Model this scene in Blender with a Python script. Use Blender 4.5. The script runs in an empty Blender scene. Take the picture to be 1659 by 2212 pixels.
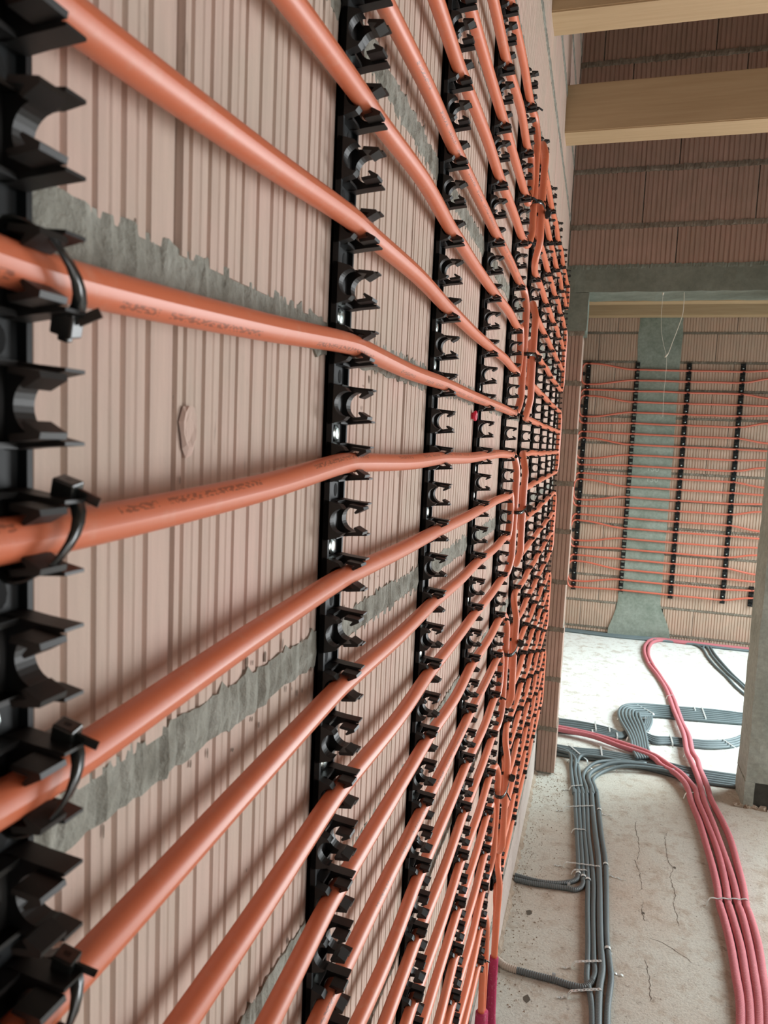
import bpy, bmesh, math, random, json
import numpy as np
from mathutils import Vector, Matrix, Euler
random.seed(7)
SC = bpy.context.scene
COL = SC.collection
R = math.radians
# ------------------------------------------------------------------ camera
YAW, PITCH, ROLL = 0.282352, 0.097544, -0.044489
cd = bpy.data.cameras.new('camera'); cam = bpy.data.objects.new('camera', cd); COL.objects.link(cam)
cyw, syw, cp, sp = math.cos(YAW), math.sin(YAW), math.cos(PITCH), math.sin(PITCH)
fw = Vector((-syw*cp, cyw*cp, -sp)); rt = Vector((cyw, syw, 0)); dn = fw.cross(rt)
r2 = rt*math.cos(ROLL)+dn*math.sin(ROLL); d2 = dn*math.cos(ROLL)-rt*math.sin(ROLL)
M = Matrix.Identity(4)
for i in range(3):
    M[i][0] = r2[i]; M[i][1] = -d2[i]; M[i][2] = -fw[i]
M[0][3], M[1][3], M[2][3] = 0.22833, 0.0, -0.02916
cam.matrix_world = M
cd.sensor_fit = 'HORIZONTAL'; cd.sensor_width = 36; cd.lens = 36*1582.285/1659
cd.clip_start = 0.01; cd.clip_end = 60
cd.dof.use_dof = True; cd.dof.focus_distance = 1.25; cd.dof.aperture_fstop = 20
SC.camera = cam
# ------------------------------------------------------------------ light
W = bpy.data.worlds.new('sky'); SC.world = W; W.use_nodes = True
bg = W.node_tree.nodes['Background']; bg.inputs[0].default_value = (0.80, 0.93, 1.0, 1); bg.inputs[1].default_value = 1.2
SC.view_settings.view_transform = 'Standard'; SC.view_settings.look = 'None'
SC.view_settings.gamma = 1; SC.view_settings.use_curve_mapping = False
SC.view_settings.exposure = 0.0
def area(name, loc, target, sx, sy, power, col, spread=180):
    l = bpy.data.lights.new(name, 'AREA'); l.shape = 'RECTANGLE'; l.size = sx; l.size_y = sy
    l.energy = power; l.color = col; l.spread = R(spread)
    o = bpy.data.objects.new(name, l); COL.objects.link(o); o.location = loc
    o.rotation_euler = (Vector(target)-Vector(loc)).to_track_quat('-Z', 'Z').to_euler()
    return o
# daylight through the window opening of the right hand wall
area('daylight_near_window', (3.62, 1.15, -0.40), (0, 1.0, -0.50), 2.2, 1.1, 27, (1.0, 0.93, 0.88))
# daylight through the glazed opening in the front wall, right of the pillar
area('daylight_front_door', (2.65, 3.90, -0.75), (0.6, 0.6, -1.05), 1.5, 1.7, 112, (0.95, 0.98, 1.0))
# daylight through the glazed opening of the far room
area('daylight_far_window', (3.2, 5.75, 0.25), (0.9, 5.3, -1.8), 2.0, 1.9, 135, (0.84, 0.98, 1.0), 112)
# ------------------------------------------------------------------ helpers
def mesh(name, V, F, mats, parent=None, smooth=False, uv=None, mi=None):
    me = bpy.data.meshes.new(name); me.from_pydata([tuple(v) for v in V], [], F)
    if not isinstance(mats, (list, tuple)): mats = [mats]
    for m in mats: me.materials.append(m)
    if smooth: me.polygons.foreach_set('use_smooth', [True]*len(me.polygons))
    if mi is not None: me.polygons.foreach_set('material_index', mi)
    if uv is not None:
        l = me.uv_layers.new(name='UVMap'); idx = np.zeros(len(me.loops), dtype=np.int32); me.loops.foreach_get('vertex_index', idx)
        l.data.foreach_set('uv', np.asarray(uv, dtype=np.float32)[idx].ravel())
    me.update()
    o = bpy.data.objects.new(name, me); COL.objects.link(o)
    if parent: o.parent = parent
    return o
def inst(src, parent=None, loc=None, rot=None, scale=None):
    o = src.copy(); COL.objects.link(o)
    if parent is not None: o.parent = parent
    if loc is not None: o.location = loc
    if rot is not None: o.rotation_euler = rot
    if scale is not None: o.scale = scale
    return o
def tag(o, label, cat, group=None, kind=None):
    if label: o['label'] = label
    if cat: o['category'] = cat
    if group: o['group'] = group
    if kind: o['kind'] = kind
    return o
def empty(name, loc=(0, 0, 0), rz=0):
    o = bpy.data.objects.new(name, None); COL.objects.link(o); o.location = loc; o.rotation_euler = (0, 0, rz)
    o.empty_display_size = .05
    return o
class MB:
    def __init__(s): s.V = []; s.F = []
    def add(s, V, F):
        n = len(s.V); s.V += [tuple(v) for v in V]; s.F += [tuple(i+n for i in f) for f in F]; return s
    def box(s, a, b):
        x0, y0, z0 = a; x1, y1, z1 = b
        return s.add([(x0,y0,z0),(x1,y0,z0),(x1,y1,z0),(x0,y1,z0),(x0,y0,z1),(x1,y0,z1),(x1,y1,z1),(x0,y1,z1)],
            [(0,3,2,1),(4,5,6,7),(0,1,5,4),(1,2,6,5),(2,3,7,6),(3,0,4,7)])
    def prism(s, prof, y0, y1):
        """profile of (x,z) points, counter-clockwise seen from -y, run from y0 to y1"""
        n = len(prof)
        V = [(x, y0, z) for x, z in prof]+[(x, y1, z) for x, z in prof]
        F = [(i, (i+1) % n, n+(i+1) % n, n+i) for i in range(n)]+[tuple(range(n-1, -1, -1)), tuple(range(n, 2*n))]
        return s.add(V, F)
    def build(s, name, mat, parent=None, smooth=False):
        return mesh(name, s.V, s.F, mat, parent, smooth)
def frames(P):
    P = np.asarray(P, float); T = np.gradient(P, axis=0); T /= np.linalg.norm(T, axis=1)[:, None]+1e-12
    u = np.cross(T[0], (0, 0, 1)); 
    if np.linalg.norm(u) < .1: u = np.cross(T[0], (1, 0, 0))
    u /= np.linalg.norm(u); U = [u]
    for t in T[1:]:
        u = U[-1]-t*np.dot(U[-1], t); U.append(u/np.linalg.norm(u))
    U = np.array(U); return P, T, U, np.cross(T, U)
def tube_geo(P, r, n=12, cap=True):
    P, T, U, Wd = frames(P); m = len(P)
    r = np.broadcast_to(np.asarray(r, float), (m,))
    a = np.linspace(0, 2*np.pi, n+1)
    ring = P[:, None, :]+r[:, None, None]*(np.cos(a)[None, :, None]*U[:, None, :]+np.sin(a)[None, :, None]*Wd[:, None, :])
    L = np.concatenate([[0], np.cumsum(np.linalg.norm(np.diff(P, axis=0), axis=1))])
    # duplicated seam so that the uv is clean
    V = ring.reshape(-1, 3); uv = np.stack([np.repeat(L, n+1), np.tile(a/(2*np.pi), m)], 1)
    k = n+1
    F = [(i*k+j, i*k+j+1, (i+1)*k+j+1, (i+1)*k+j) for i in range(m-1) for j in range(n)]
    if cap:
        F.append(tuple(range(n-1, -1, -1))); F.append(tuple((m-1)*k+j for j in range(n)))
    return V, F, uv
def tube(name, P, r, mat, parent=None, n=12, cap=True):
    V, F, uv = tube_geo(P, r, n, cap)
    return mesh(name, V, F, mat, parent, True, uv)
def smooth_path(P, step=.02):
    """centripetal Catmull-Rom through the points, resampled"""
    P = [np.asarray(p, float) for p in P]; P = [2*P[0]-P[1]]+P+[2*P[-1]-P[-2]]; out = []
    for i in range(1, len(P)-2):
        p0, p1, p2, p3 = P[i-1:i+3]
        d = [max(np.linalg.norm(b-a), 1e-6)**.5 for a, b in ((p0, p1), (p1, p2), (p2, p3))]
        t0, t1, t2, t3 = 0, d[0], d[0]+d[1], sum(d)
        n = max(1, int(np.ceil(np.linalg.norm(p2-p1)/step)))
        for k in range(n):
            t = t1+(t2-t1)*k/n
            A1 = (t1-t)/(t1-t0)*p0+(t-t0)/(t1-t0)*p1; A2 = (t2-t)/(t2-t1)*p1+(t-t1)/(t2-t1)*p2
            A3 = (t3-t)/(t3-t2)*p2+(t-t2)/(t3-t2)*p3
            B1 = (t2-t)/(t2-t0)*A1+(t-t0)/(t2-t0)*A2; B2 = (t3-t)/(t3-t1)*A2+(t-t1)/(t3-t1)*A3
            out.append((t2-t)/(t2-t1)*B1+(t-t1)/(t2-t1)*B2)
    out.append(P[-2]); return np.array(out)
# ------------------------------------------------------------------ materials
def mat(name, col, rough=.6, metal=0, spec=.5):
    m = bpy.data.materials.new(name); m.use_nodes = True; b = m.node_tree.nodes['Principled BSDF']
    b.inputs['Base Color'].default_value = (*col, 1); b.inputs['Roughness'].default_value = rough
    b.inputs['Metallic'].default_value = metal; b.inputs['Specular IOR Level'].default_value = spec
    return m
class NT:
    def __init__(s, m): s.m = m; s.t = m.node_tree; s.b = s.t.nodes['Principled BSDF']; s.tc = s.n('ShaderNodeTexCoord')
    def n(s, k, **kw):
        x = s.t.nodes.new(k)
        for a, v in kw.items(): setattr(x, a, v)
        return x
    def l(s, a, b): s.t.links.new(a, b)
    def coord(s, scale=(1, 1, 1), out='Object', rnd=False):
        mp = s.n('ShaderNodeMapping'); mp.inputs['Scale'].default_value = scale; s.l(s.tc.outputs[out], mp.inputs[0])
        if rnd:
            oi = s.n('ShaderNodeObjectInfo'); mu = s.n('ShaderNodeMath', operation='MULTIPLY'); mu.inputs[1].default_value = 37
            s.l(oi.outputs['Random'], mu.inputs[0]); s.l(mu.outputs[0], mp.inputs['Location'])
        return mp.outputs[0]
    def noise(s, sc, det=4, rough=.6, vec=None):
        x = s.n('ShaderNodeTexNoise'); x.inputs['Scale'].default_value = sc; x.inputs['Detail'].default_value = det
        x.inputs['Roughness'].default_value = rough
        if vec is not None: s.l(vec, x.inputs['Vector'])
        return x.outputs['Fac']
    def ramp(s, f, stops):
        x = s.n('ShaderNodeValToRGB'); e = x.color_ramp.elements
        e[0].position, e[0].color = stops[0][0], (*stops[0][1], 1); e[1].position, e[1].color = stops[-1][0], (*stops[-1][1], 1)
        for p, c in stops[1:-1]: k = e.new(p); k.color = (*c, 1)
        s.l(f, x.inputs[0]); return x.outputs[0]
    def mix(s, f, a, b, mode='MIX'):
        x = s.n('ShaderNodeMix', data_type='RGBA', blend_type=mode)
        for sock, v in ((x.inputs[0], f), (x.inputs[6], a), (x.inputs[7], b)):
            if isinstance(v, (int, float)): sock.default_value = v
            elif isinstance(v, tuple): sock.default_value = (*v, 1)
            else: s.l(v, sock)
        return x.outputs[2]
    def bump(s, h, st, dist):
        x = s.n('ShaderNodeBump'); x.inputs['Strength'].default_value = st; x.inputs['Distance'].default_value = dist
        s.l(h, x.inputs['Height']); s.l(x.outputs[0], s.b.inputs['Normal'])
    def base(s, c): s.l(c, s.b.inputs['Base Color'])
def g(v): return (v, v, v)
def brick_mat(name, a, b, dirt):
    m = mat(name, a, .85, spec=.2); t = NT(m); v = t.coord(rnd=True)
    big = t.noise(9, 5, .6, v); fine = t.noise(160, 3, .6, v)
    streak = t.noise(1, 4, .6, t.coord((160, 160, 9), rnd=True))
    oi = t.n('ShaderNodeObjectInfo')
    c = t.mix(oi.outputs['Random'], a, b)
    c = t.mix(t.ramp(big, [(.35, g(0)), (.62, g(.6))]), c, dirt)
    c = t.mix(.4, c, t.ramp(streak, [(.3, g(.7)), (.62, g(1.0))]), 'MULTIPLY')
    sp_ = t.noise(70, 5, .75, t.coord((1.6, 1.6, .22), rnd=True))
    patch = t.ramp(t.noise(4, 2, .5, v), [(.42, g(0)), (.62, g(.12))])
    sp2 = t.mix(1.0, sp_, patch, 'ADD')
    c = t.mix(t.ramp(sp2, [(.72, g(0)), (.80, g(.45))]), c, (.26, .20, .16))
    t.base(c); t.bump(fine, .25, .001)
    return m
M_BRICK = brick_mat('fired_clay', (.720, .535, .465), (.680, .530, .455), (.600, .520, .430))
M_BRICK2 = brick_mat('fired_clay_shaded', (.380, .250, .200), (.440, .305, .250), (.330, .245, .190))  # same clay as the left wall, dim light of front wall and pier put into the colour
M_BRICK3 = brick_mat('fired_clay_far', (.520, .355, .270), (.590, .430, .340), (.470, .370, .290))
def rough_mat(name, stops, sc=6, bump=.5, dist=.004, rough=.9, fine=90):
    m = mat(name, stops[0][1], rough, spec=.2); t = NT(m); v = t.coord()
    a = t.noise(sc, 8, .65, v); f = t.noise(fine, 5, .7, v)
    c = t.ramp(a, stops); c = t.mix(.5, c, t.ramp(f, [(.3, g(.6)), (.65, g(1.05))]), 'MULTIPLY')
    t.base(c); t.bump(t.mix(.5, a, f), bump, dist); return m
M_MORTAR = rough_mat('grey_mortar', [(.3, (.21, .205, .17)), (.5, (.34, .345, .30)), (.7, (.46, .47, .42))], 26, 1.0, .006)
M_MORTAR2 = rough_mat('brown_grey_mortar', [(.3, (.15, .125, .095)), (.5, (.22, .19, .15)), (.7, (.30, .27, .22))], 26, 1.0, .006)
M_CONC = rough_mat('cast_concrete', [(.25, (.12, .14, .115)), (.5, (.19, .215, .18)), (.75, (.25, .275, .235))], 4, .35, .003, .85, 40)
M_CONC2 = rough_mat('pillar_concrete', [(.25, (.24, .27, .235)), (.5, (.33, .36, .32)), (.75, (.40, .43, .39))], 5, .4, .003, .85, 40)
M_COL = rough_mat('column_concrete', [(.25, (.19, .225, .185)), (.5, (.27, .305, .26)), (.75, (.34, .375, .33))], 5, .35, .003, .85, 40)
M_CONC_D = rough_mat('dark_concrete', [(.3, (.035, .035, .03)), (.7, (.07, .07, .06))], 6, .3, .003)
M_PLASTER = rough_mat('smooth_base_course', [(.3, (.42, .36, .32)), (.7, (.55, .48, .44))], 5, .2, .002, .8)
def floor_mat():
    m = mat('concrete_screed', (.5, .5, .47), .9, spec=.25); t = NT(m); v = t.coord()
    a = t.noise(1.6, 7, .6, v); b = t.noise(14, 8, .7, v); f = t.noise(120, 5, .75, v)
    c = t.ramp(a, [(.3, (.58, .52, .44)), (.5, (.61, .60, .53)), (.68, (.64, .66, .60))])
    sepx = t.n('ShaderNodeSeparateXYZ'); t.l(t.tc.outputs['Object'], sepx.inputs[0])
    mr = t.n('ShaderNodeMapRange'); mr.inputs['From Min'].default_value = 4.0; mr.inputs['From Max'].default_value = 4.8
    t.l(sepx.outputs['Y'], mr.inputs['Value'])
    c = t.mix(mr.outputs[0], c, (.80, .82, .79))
    b2 = t.noise(34, 6, .75, v); c = t.mix(t.ramp(b, [(.36, g(.55)), (.50, g(0))]), c, (.40, .31, .23)); c = t.mix(t.ramp(b2, [(.30, g(.7)), (.42, g(0))]), c, (.22, .18, .14))
    c = t.mix(.55, c, t.ramp(f, [(.32, g(.55)), (.55, g(1.0))]), 'MULTIPLY')
    t.base(c); t.bump(t.mix(.5, b2, f), .75, .009); return m
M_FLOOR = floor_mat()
def wood_mat(name, a, b):
    m = mat(name, a, .55, spec=.3); t = NT(m); v = t.coord((1.2, 26, 26))
    w = t.noise(2.2, 6, .6, v); c = t.ramp(w, [(.3, a), (.7, b)]); t.base(c); t.bump(w, .1, .001); return m
M_WOOD = wood_mat('planed_spruce', (.46, .325, .185), (.54, .395, .235))
M_ROOF = wood_mat('dark_roof_boards', (.10, .05, .03), (.14, .075, .045))
def pipe_mat(name, a, b, rough, printed=False):
    m = mat(name, a, rough, spec=.5); t = NT(m); v = t.coord(); n_ = t.noise(7, 3, .5, v)
    c = t.mix(n_, a, b)
    c = t.mix(t.ramp(t.noise(60, 5, .7, v), [(.55, g(0)), (.75, g(.2))]), c, (.75, .50, .38))
    if printed:
        s = t.n('ShaderNodeSeparateXYZ'); t.l(t.tc.outputs['UV'], s.inputs[0])
        # a line of small printed characters along the pipe
        mp = t.n('ShaderNodeMapping'); mp.inputs['Scale'].default_value = (260, 34, 1); t.l(t.tc.outputs['UV'], mp.inputs[0])
        nz = t.n('ShaderNodeTexNoise'); nz.inputs['Scale'].default_value = 1; nz.inputs['Detail'].default_value = 1; t.l(mp.outputs[0], nz.inputs['Vector'])
        band = t.n('ShaderNodeMath', operation='COMPARE'); band.inputs[1].default_value = printed; band.inputs[2].default_value = .035; t.l(s.outputs['Y'], band.inputs[0])
        lw = t.n('ShaderNodeTexNoise'); lw.noise_dimensions = '1D'; lw.inputs['Scale'].default_value = 9; t.l(s.outputs['X'], lw.inputs['W'])
        l1 = t.n('ShaderNodeMath', operation='GREATER_THAN'); l1.inputs[1].default_value = .5; t.l(nz.outputs['Fac'], l1.inputs[0])
        l2 = t.n('ShaderNodeMath', operation='GREATER_THAN'); l2.inputs[1].default_value = .47; t.l(lw.outputs['Fac'], l2.inputs[0])
        p1 = t.n('ShaderNodeMath', operation='MULTIPLY'); t.l(l1.outputs[0], p1.inputs[0]); t.l(l2.outputs[0], p1.inputs[1])
        p2 = t.n('ShaderNodeMath', operation='MULTIPLY'); t.l(p1.outputs[0], p2.inputs[0]); t.l(band.outputs[0], p2.inputs[1])
        p3 = t.n('ShaderNodeMath', operation='MULTIPLY'); t.l(p2.outputs[0], p3.inputs[0]); p3.inputs[1].default_value = .6
        c = t.mix(p3.outputs[0], c, (.12, .05, .035))
    t.b.inputs['Coat Weight'].default_value = .2; t.b.inputs['Coat Roughness'].default_value = .38
    t.base(c); return m
M_PIPE = pipe_mat('orange_plastic_pipe', (.76, .185, .08), (.72, .21, .11), .42)
M_PIPEP = pipe_mat('orange_pipe_printed_low', (.76, .185, .08), (.72, .21, .11), .42, .115)
M_PIPEU = pipe_mat('orange_pipe_printed_high', (.76, .185, .08), (.72, .21, .11), .42, .885)
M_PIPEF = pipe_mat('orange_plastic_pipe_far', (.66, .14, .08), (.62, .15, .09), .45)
M_BLACK = mat('black_plastic', (.011, .0105, .010), .46, spec=.45)
M_BLACKP = mat('black_plastic_base', (.009, .011, .012), .5, spec=.28)
M_TIE = mat('black_nylon', (.015, .017, .016), .25, spec=.7)
M_STEEL = mat('zinc_screw', (.55, .62, .60), .25, 1)
M_BAND = mat('galvanised_band', (.80, .86, .86), .30, .55)
M_REDP = mat('red_plastic', (.75, .03, .08), .3)
def foam_mat(name, a, b):
    m = mat(name, a, .75, spec=.25); t = NT(m); v = t.coord(); n_ = t.noise(120, 5, .7, v)
    c = t.mix(t.noise(5, 3, .5, v), a, b); c = t.mix(t.ramp(n_, [(.55, g(0)), (.75, g(.5))]), c, (.75, .45, .45)); t.base(c)
    mp = t.n('ShaderNodeMapping'); mp.inputs['Scale'].default_value = (1, 1, 1); t.l(t.tc.outputs['UV'], mp.inputs[0])
    wv = t.n('ShaderNodeTexWave'); wv.inputs['Scale'].default_value = 40; wv.bands_direction = 'X'; wv.inputs['Distortion'].default_value = 1.5; t.l(mp.outputs[0], wv.inputs['Vector'])
    t.bump(t.mix(.5, wv.outputs['Fac'], n_), .35, .002); return m
M_RED = foam_mat('red_foam_sleeve', (.53, .165, .185), (.47, .15, .175))
M_MAG = foam_mat('magenta_foam_sleeve', (.46, .04, .11), (.38, .035, .10))
def conduit_mat():
    m = mat('grey_corrugated_plastic', (.15, .18, .19), .5, spec=.4); t = NT(m)
    v = t.coord(); c = t.mix(t.noise(4, 4, .6, v), (.095, .13, .14), (.15, .185, .195)); t.base(c)
    wv = t.n('ShaderNodeTexWave'); wv.inputs['Scale'].default_value = 48; wv.bands_direction = 'X'; t.l(t.tc.outputs['UV'], wv.inputs['Vector'])
    t.bump(wv.outputs['Fac'], .3, .0015); return m
M_COND = conduit_mat()
M_CONDR = mat('grey_ribbed_plastic', (.12, .145, .15), .5)
M_BEIGE = mat('beige_ribbed_plastic', (.50, .43, .36), .6)
M_CLAMP = mat('grey_clamp_plastic', (.30, .33, .33), .45)
M_STRING = mat('white_cord', (.75, .72, .62), .8)
M_CRACK = mat('dark_crack', (.10, .085, .065), 1)
M_CHALK = mat('white_chalk', (.40, .44, .39), 1)
M_DARK = mat('recess_black', (.004, .004, .004), .9)
# ------------------------------------------------------------------ dimensions
FZ = -1.80            # floor
FY = 3.95             # front wall with the doorway
FT = .235             # its thickness
GY = 7.33             # far wall of the next room
TOP = 2.28
# ------------------------------------------------------------------ bricks
RIB = .0205
_bc = {}
def brick_src(L, H, rib=(.0205, .0034, .0027), D=.03):
    """hollow clay block: face in the y-z plane looking to +x, ribbed with vertical grooves, centred on y, bottom at z=0"""
    key = (round(L, 3), round(H, 3), rib)
    if key in _bc: return _bc[key]
    n = max(1, int(round((L-.012)/rib[0]))); p = (L-.012)/n; prof = [(-.5*L, -.0035), (-.5*L+.0012, 0)]
    rr = random.Random(int(L*1000+H*77))
    for i in range(n):
        y = -.5*L+.006+i*p; w = rib[1]*rr.uniform(.82, 1.18); d = rib[2]*rr.uniform(.8, 1.2)
        prof += [(y+.0004, .0), (y+.0014, -d), (y+.0014+w*.5, -d*.9), (y+.0014+w, .0001)]
        if rr.random() < .45: prof += [(y+p*.58, .0002), (y+p*.62, -.00045), (y+p*.70, .0002)]
    prof += [(.5*L-.0012, 0), (.5*L, -.0035)]
    m = len(prof); V = []
    for z in (0, H): V += [(x, y, z) for y, x in prof]
    F = [(i, i+1, m+i+1, m+i) for i in range(m-1)]
    V += [(-D, -.5*L, 0), (-D, .5*L, 0), (-D, -.5*L, H), (-D, .5*L, H)]; a = 2*m
    F += [(a, 0, m, a+2), (m-1, a+1, a+3, 2*m-1)]
    F += [tuple([a]+[a+1]+list(range(m-1, -1, -1))), tuple([a+2]+list(range(m, 2*m))+[a+3])]
    o = mesh('brick', V, F, M_BRICK); bpy.data.objects.remove(o); me = bpy.data.meshes[-1]
    me = [x for x in bpy.data.meshes if x.users == 0 and x.name.startswith('brick') and len(x.vertices) == len(V)][-1]
    me.use_fake_user = False
    _bc[key] = me; return me
def brick(parent, L, H, loc, rz, m=None):
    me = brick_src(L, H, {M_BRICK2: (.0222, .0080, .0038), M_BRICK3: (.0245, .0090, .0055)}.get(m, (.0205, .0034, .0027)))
    o = bpy.data.objects.new('brick', me); COL.objects.link(o); o.parent = parent; o.location = loc; o.rotation_euler = (0, 0, rz)
    if m is not None: o.material_slots[0].link = 'OBJECT'; o.material_slots[0].material = m
    return o
def mortar(parent, P0, P1, zc, h, nrm, mat_=None, proud=.0018, seed=0):
    """a rough bed joint between two plan points, jagged top and bottom edges"""
    rr = random.Random(seed); P0 = Vector((*P0, 0)); P1 = Vector((*P1, 0)); L = (P1-P0).length; n = max(4, int(L/.006))
    nr = Vector((*nrm, 0)); V = []; F = []; e0 = e1 = 0
    for i in range(n+1):
        p = P0.lerp(P1, i/n); e0 = e0*.75+rr.uniform(-.0013, .0013); e1 = e1*.75+rr.uniform(-.0013, .0013)
        a = proud+rr.uniform(-.0014, .0014)
        zb, zt = zc-h/2-.001+e0-(rr.random() < .16)*rr.uniform(.001, .004), zc+h/2+.001+e1+(rr.random() < .20)*rr.uniform(.001, .006)
        for z, k in ((zb, -.012), (zb, a-.001), (zc-h*.15, a+rr.uniform(-.001, .0015)), (zt, a-.001), (zt, -.012)):
            q = p+nr*k; V.append((q.x, q.y, z))
    for i in range(n):
        for j in range(4): F.append((i*5+j, (i+1)*5+j, (i+1)*5+j+1, i*5+j+1))
    return mesh('mortar_joint', V, F, mat_ or M_MORTAR, parent)
HM = .023
def brick_wall(parent, axis, const, a0, a1, zs, pitch, offs, facing, m, skip=None, mm=None, seed=1):
    """axis 'y': wall in the plane x=const facing +x; axis 'x': wall in the plane y=const facing -y"""
    for ci, (z0, z1) in enumerate(zip(zs[:-1], zs[1:])):
        off = offs[ci % len(offs)] if not callable(offs) else offs(ci)
        k0 = int(math.floor((a0-off)/pitch)); s = off+k0*pitch
        while s < a1-.01:
            b0, b1 = max(s, a0), min(s+pitch, a1)
            segs = [(b0, b1)]
            if skip: segs = skip(b0, b1, z0, z1)
            for c0, c1 in segs:
                if c1-c0 < .025: continue
                L = c1-c0-.0050; H = z1-z0-HM; mid = (c0+c1)/2; j = random.uniform(-.0012, .0012)
                if axis == 'y': brick(parent, L, H, (const+j, mid, z0+HM/2), 0, m)
                else: brick(parent, L, H, (mid, const+j, z0+HM/2), -math.pi/2, m)
            s += pitch
# ---------------- left wall (the one with the heating pipes)
wl = MB().box((-.25, -1.9, FZ-.02), (-.026, FY+.0, TOP+.2)).build('wall_left', M_MORTAR); wl['kind'] = 'structure'
zl = [-1.553+.268*i for i in range(15)]
brick_wall(wl, 'y', 0, -1.3, FY, zl, .49, lambda c: (.36, .115)[c % 2 == 0] if c != 6 else .36, 1, M_BRICK)
for i, z in enumerate(zl): mortar(wl, (0, -1.3), (0, FY), z, HM+.005, (1, 0), seed=i)
n_ = 26; MBp = MB()
for i, (ya, yb) in enumerate([(-1.3, -.2), (-.2, .9), (.9, 2.0), (2.0, 3.1), (3.1, FY)]):
    b = MB().box((-.012, ya+.002, FZ-.01), (.004, yb-.002, -1.565)).build('base_block', M_PLASTER, wl)
# sandy fillet of mortar droppings along the foot of the wall
def fillet(name, pts, nrm, w, h, parent, m, seed=3):
    rr = random.Random(seed); V = []; F = []; P = smooth_path([(*p, FZ) for p in pts], .02); nr = np.array((*nrm, 0))
    for p in P:
        ww = w*rr.uniform(.5, 1.5); hh = h*rr.uniform(.5, 1.5)
        for k, z in ((-.005, hh), (ww*.3, hh*.7), (ww, hh*.15), (ww*1.6, -.002)): q = p+nr*k; V.append((q[0], q[1], FZ+z))
    for i in range(len(P)-1):
        for j in range(3): F.append((i*4+j, i*4+j+1, (i+1)*4+j+1, (i+1)*4+j))
    return mesh(name, V, F, m, parent, False)
# dark pits where clay tore away beside the joints, and a few marks on the bricks
rr = random.Random(5); V = []; F = []
M_PIT = mat('torn_clay', (.20, .15, .115), 1)
def pit(y, z, w, h):
    n = len(V); k = 7
    for i in range(k):
        a = 2*math.pi*i/k; V.append((.0006, y+w*math.cos(a)*rr.uniform(.6, 1.2), z+h*math.sin(a)*rr.uniform(.6, 1.2)))
    F.append(tuple(range(n, n+k)))
for z in zl[4:11]:
    y = .2
    while y < 1.9:
        y += RIB*rr.choice((1, 1, 2, 3))*.5
        if rr.random() < .50+.45*math.sin(y*7+z*9): pit(y+rr.uniform(-.002, .002), z+rr.choice((-1, 1))*(HM/2+abs(rr.gauss(0, .011))), rr.uniform(.0007, .0020), rr.uniform(.0015, .0065))
for i in range(140):
    pit(rr.uniform(.26, 2.0), rr.uniform(-.6, .5), rr.uniform(.0004, .0012), rr.uniform(.0008, .005))
tag(mesh('torn_pits', V, F, M_PIT, wl), None, None, None, 'stuff')
V = []; F = []
for P in ([(1.435, .298), (1.425, .290), (1.405, .283), (1.400, .272), (1.408, .250), (1.418, .228), (1.430, .200), (1.438, .178), (1.440, .160)],):
    for (y0, z0), (y1, z1) in zip(P[:-1], P[1:]):
        for s in (0, .5):
            a = (y0+(y1-y0)*s, z0+(z1-z0)*s); b = (y0+(y1-y0)*(s+.33), z0+(z1-z0)*(s+.33)); n = len(V)
            V += [(.0008, a[0]-.004, a[1]), (.0008, a[0]+.004, a[1]), (.0008, b[0]+.004, b[1]), (.0008, b[0]-.004, b[1])]; F.append((n, n+1, n+2, n+3))
mesh('pencil_mark', V, F, M_PIT, wl)
V = []; F = []; n = 11
for k, (s, x) in enumerate(((1, .0004), (.8, .0022), (.45, .0012))):
    for i in range(n):
        a = 2*math.pi*i/n; V.append((x+rr.uniform(0, .0006), .3735+.0095*s*math.cos(a)*rr.uniform(.7, 1.2), -.0275+.0150*s*math.sin(a)*rr.uniform(.75, 1.2)))
for k in range(2):
    for i in range(n): F.append((k*n+i, k*n+(i+1) % n, (k+1)*n+(i+1) % n, (k+1)*n+i))
F.append(tuple(range(2*n, 3*n))); mesh('chipped_flake', V, F, M_BRICK, wl)
# ---------------- floor
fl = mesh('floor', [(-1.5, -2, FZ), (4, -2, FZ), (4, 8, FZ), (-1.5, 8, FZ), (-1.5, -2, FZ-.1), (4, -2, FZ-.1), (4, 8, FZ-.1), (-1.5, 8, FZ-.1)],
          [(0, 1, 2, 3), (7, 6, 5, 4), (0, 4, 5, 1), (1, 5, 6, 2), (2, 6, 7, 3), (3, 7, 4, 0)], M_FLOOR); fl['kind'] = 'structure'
M_SAND = rough_mat('sandy_droppings', [(.3, (.30, .23, .17)), (.7, (.46, .39, .31))], 22, .9, .006)
fillet('mortar_fillet', [(.004, -1.2), (.004, 1), (.004, 2.5), (.004, FY)], (1, 0), .012, .012, fl, M_SAND)
# ---------------- front wall
wf = MB().box((-.0, FY+.012, .78), (3.7, FY+FT, TOP+.2)).box((3.45, FY+.012, FZ), (3.7, FY+FT, .78)).build('wall_front', M_MORTAR); wf['kind'] = 'structure'
zf = [.883, 1.087, 1.357, 1.615, 1.871, 2.13, 2.39]
of = [.517, .348, .500, .255, .111, .38]
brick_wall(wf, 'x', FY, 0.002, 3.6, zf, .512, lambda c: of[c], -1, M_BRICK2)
for i, z in enumerate(zf[1:]): mortar(wf, (0, FY), (3.6, FY), z, HM, (0, -1), M_MORTAR2, seed=40+i, proud=.003)
mortar(wf, (0, FY), (3.6, FY), .888, .02, (0, -1), M_CONC, .004, 77)
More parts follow.
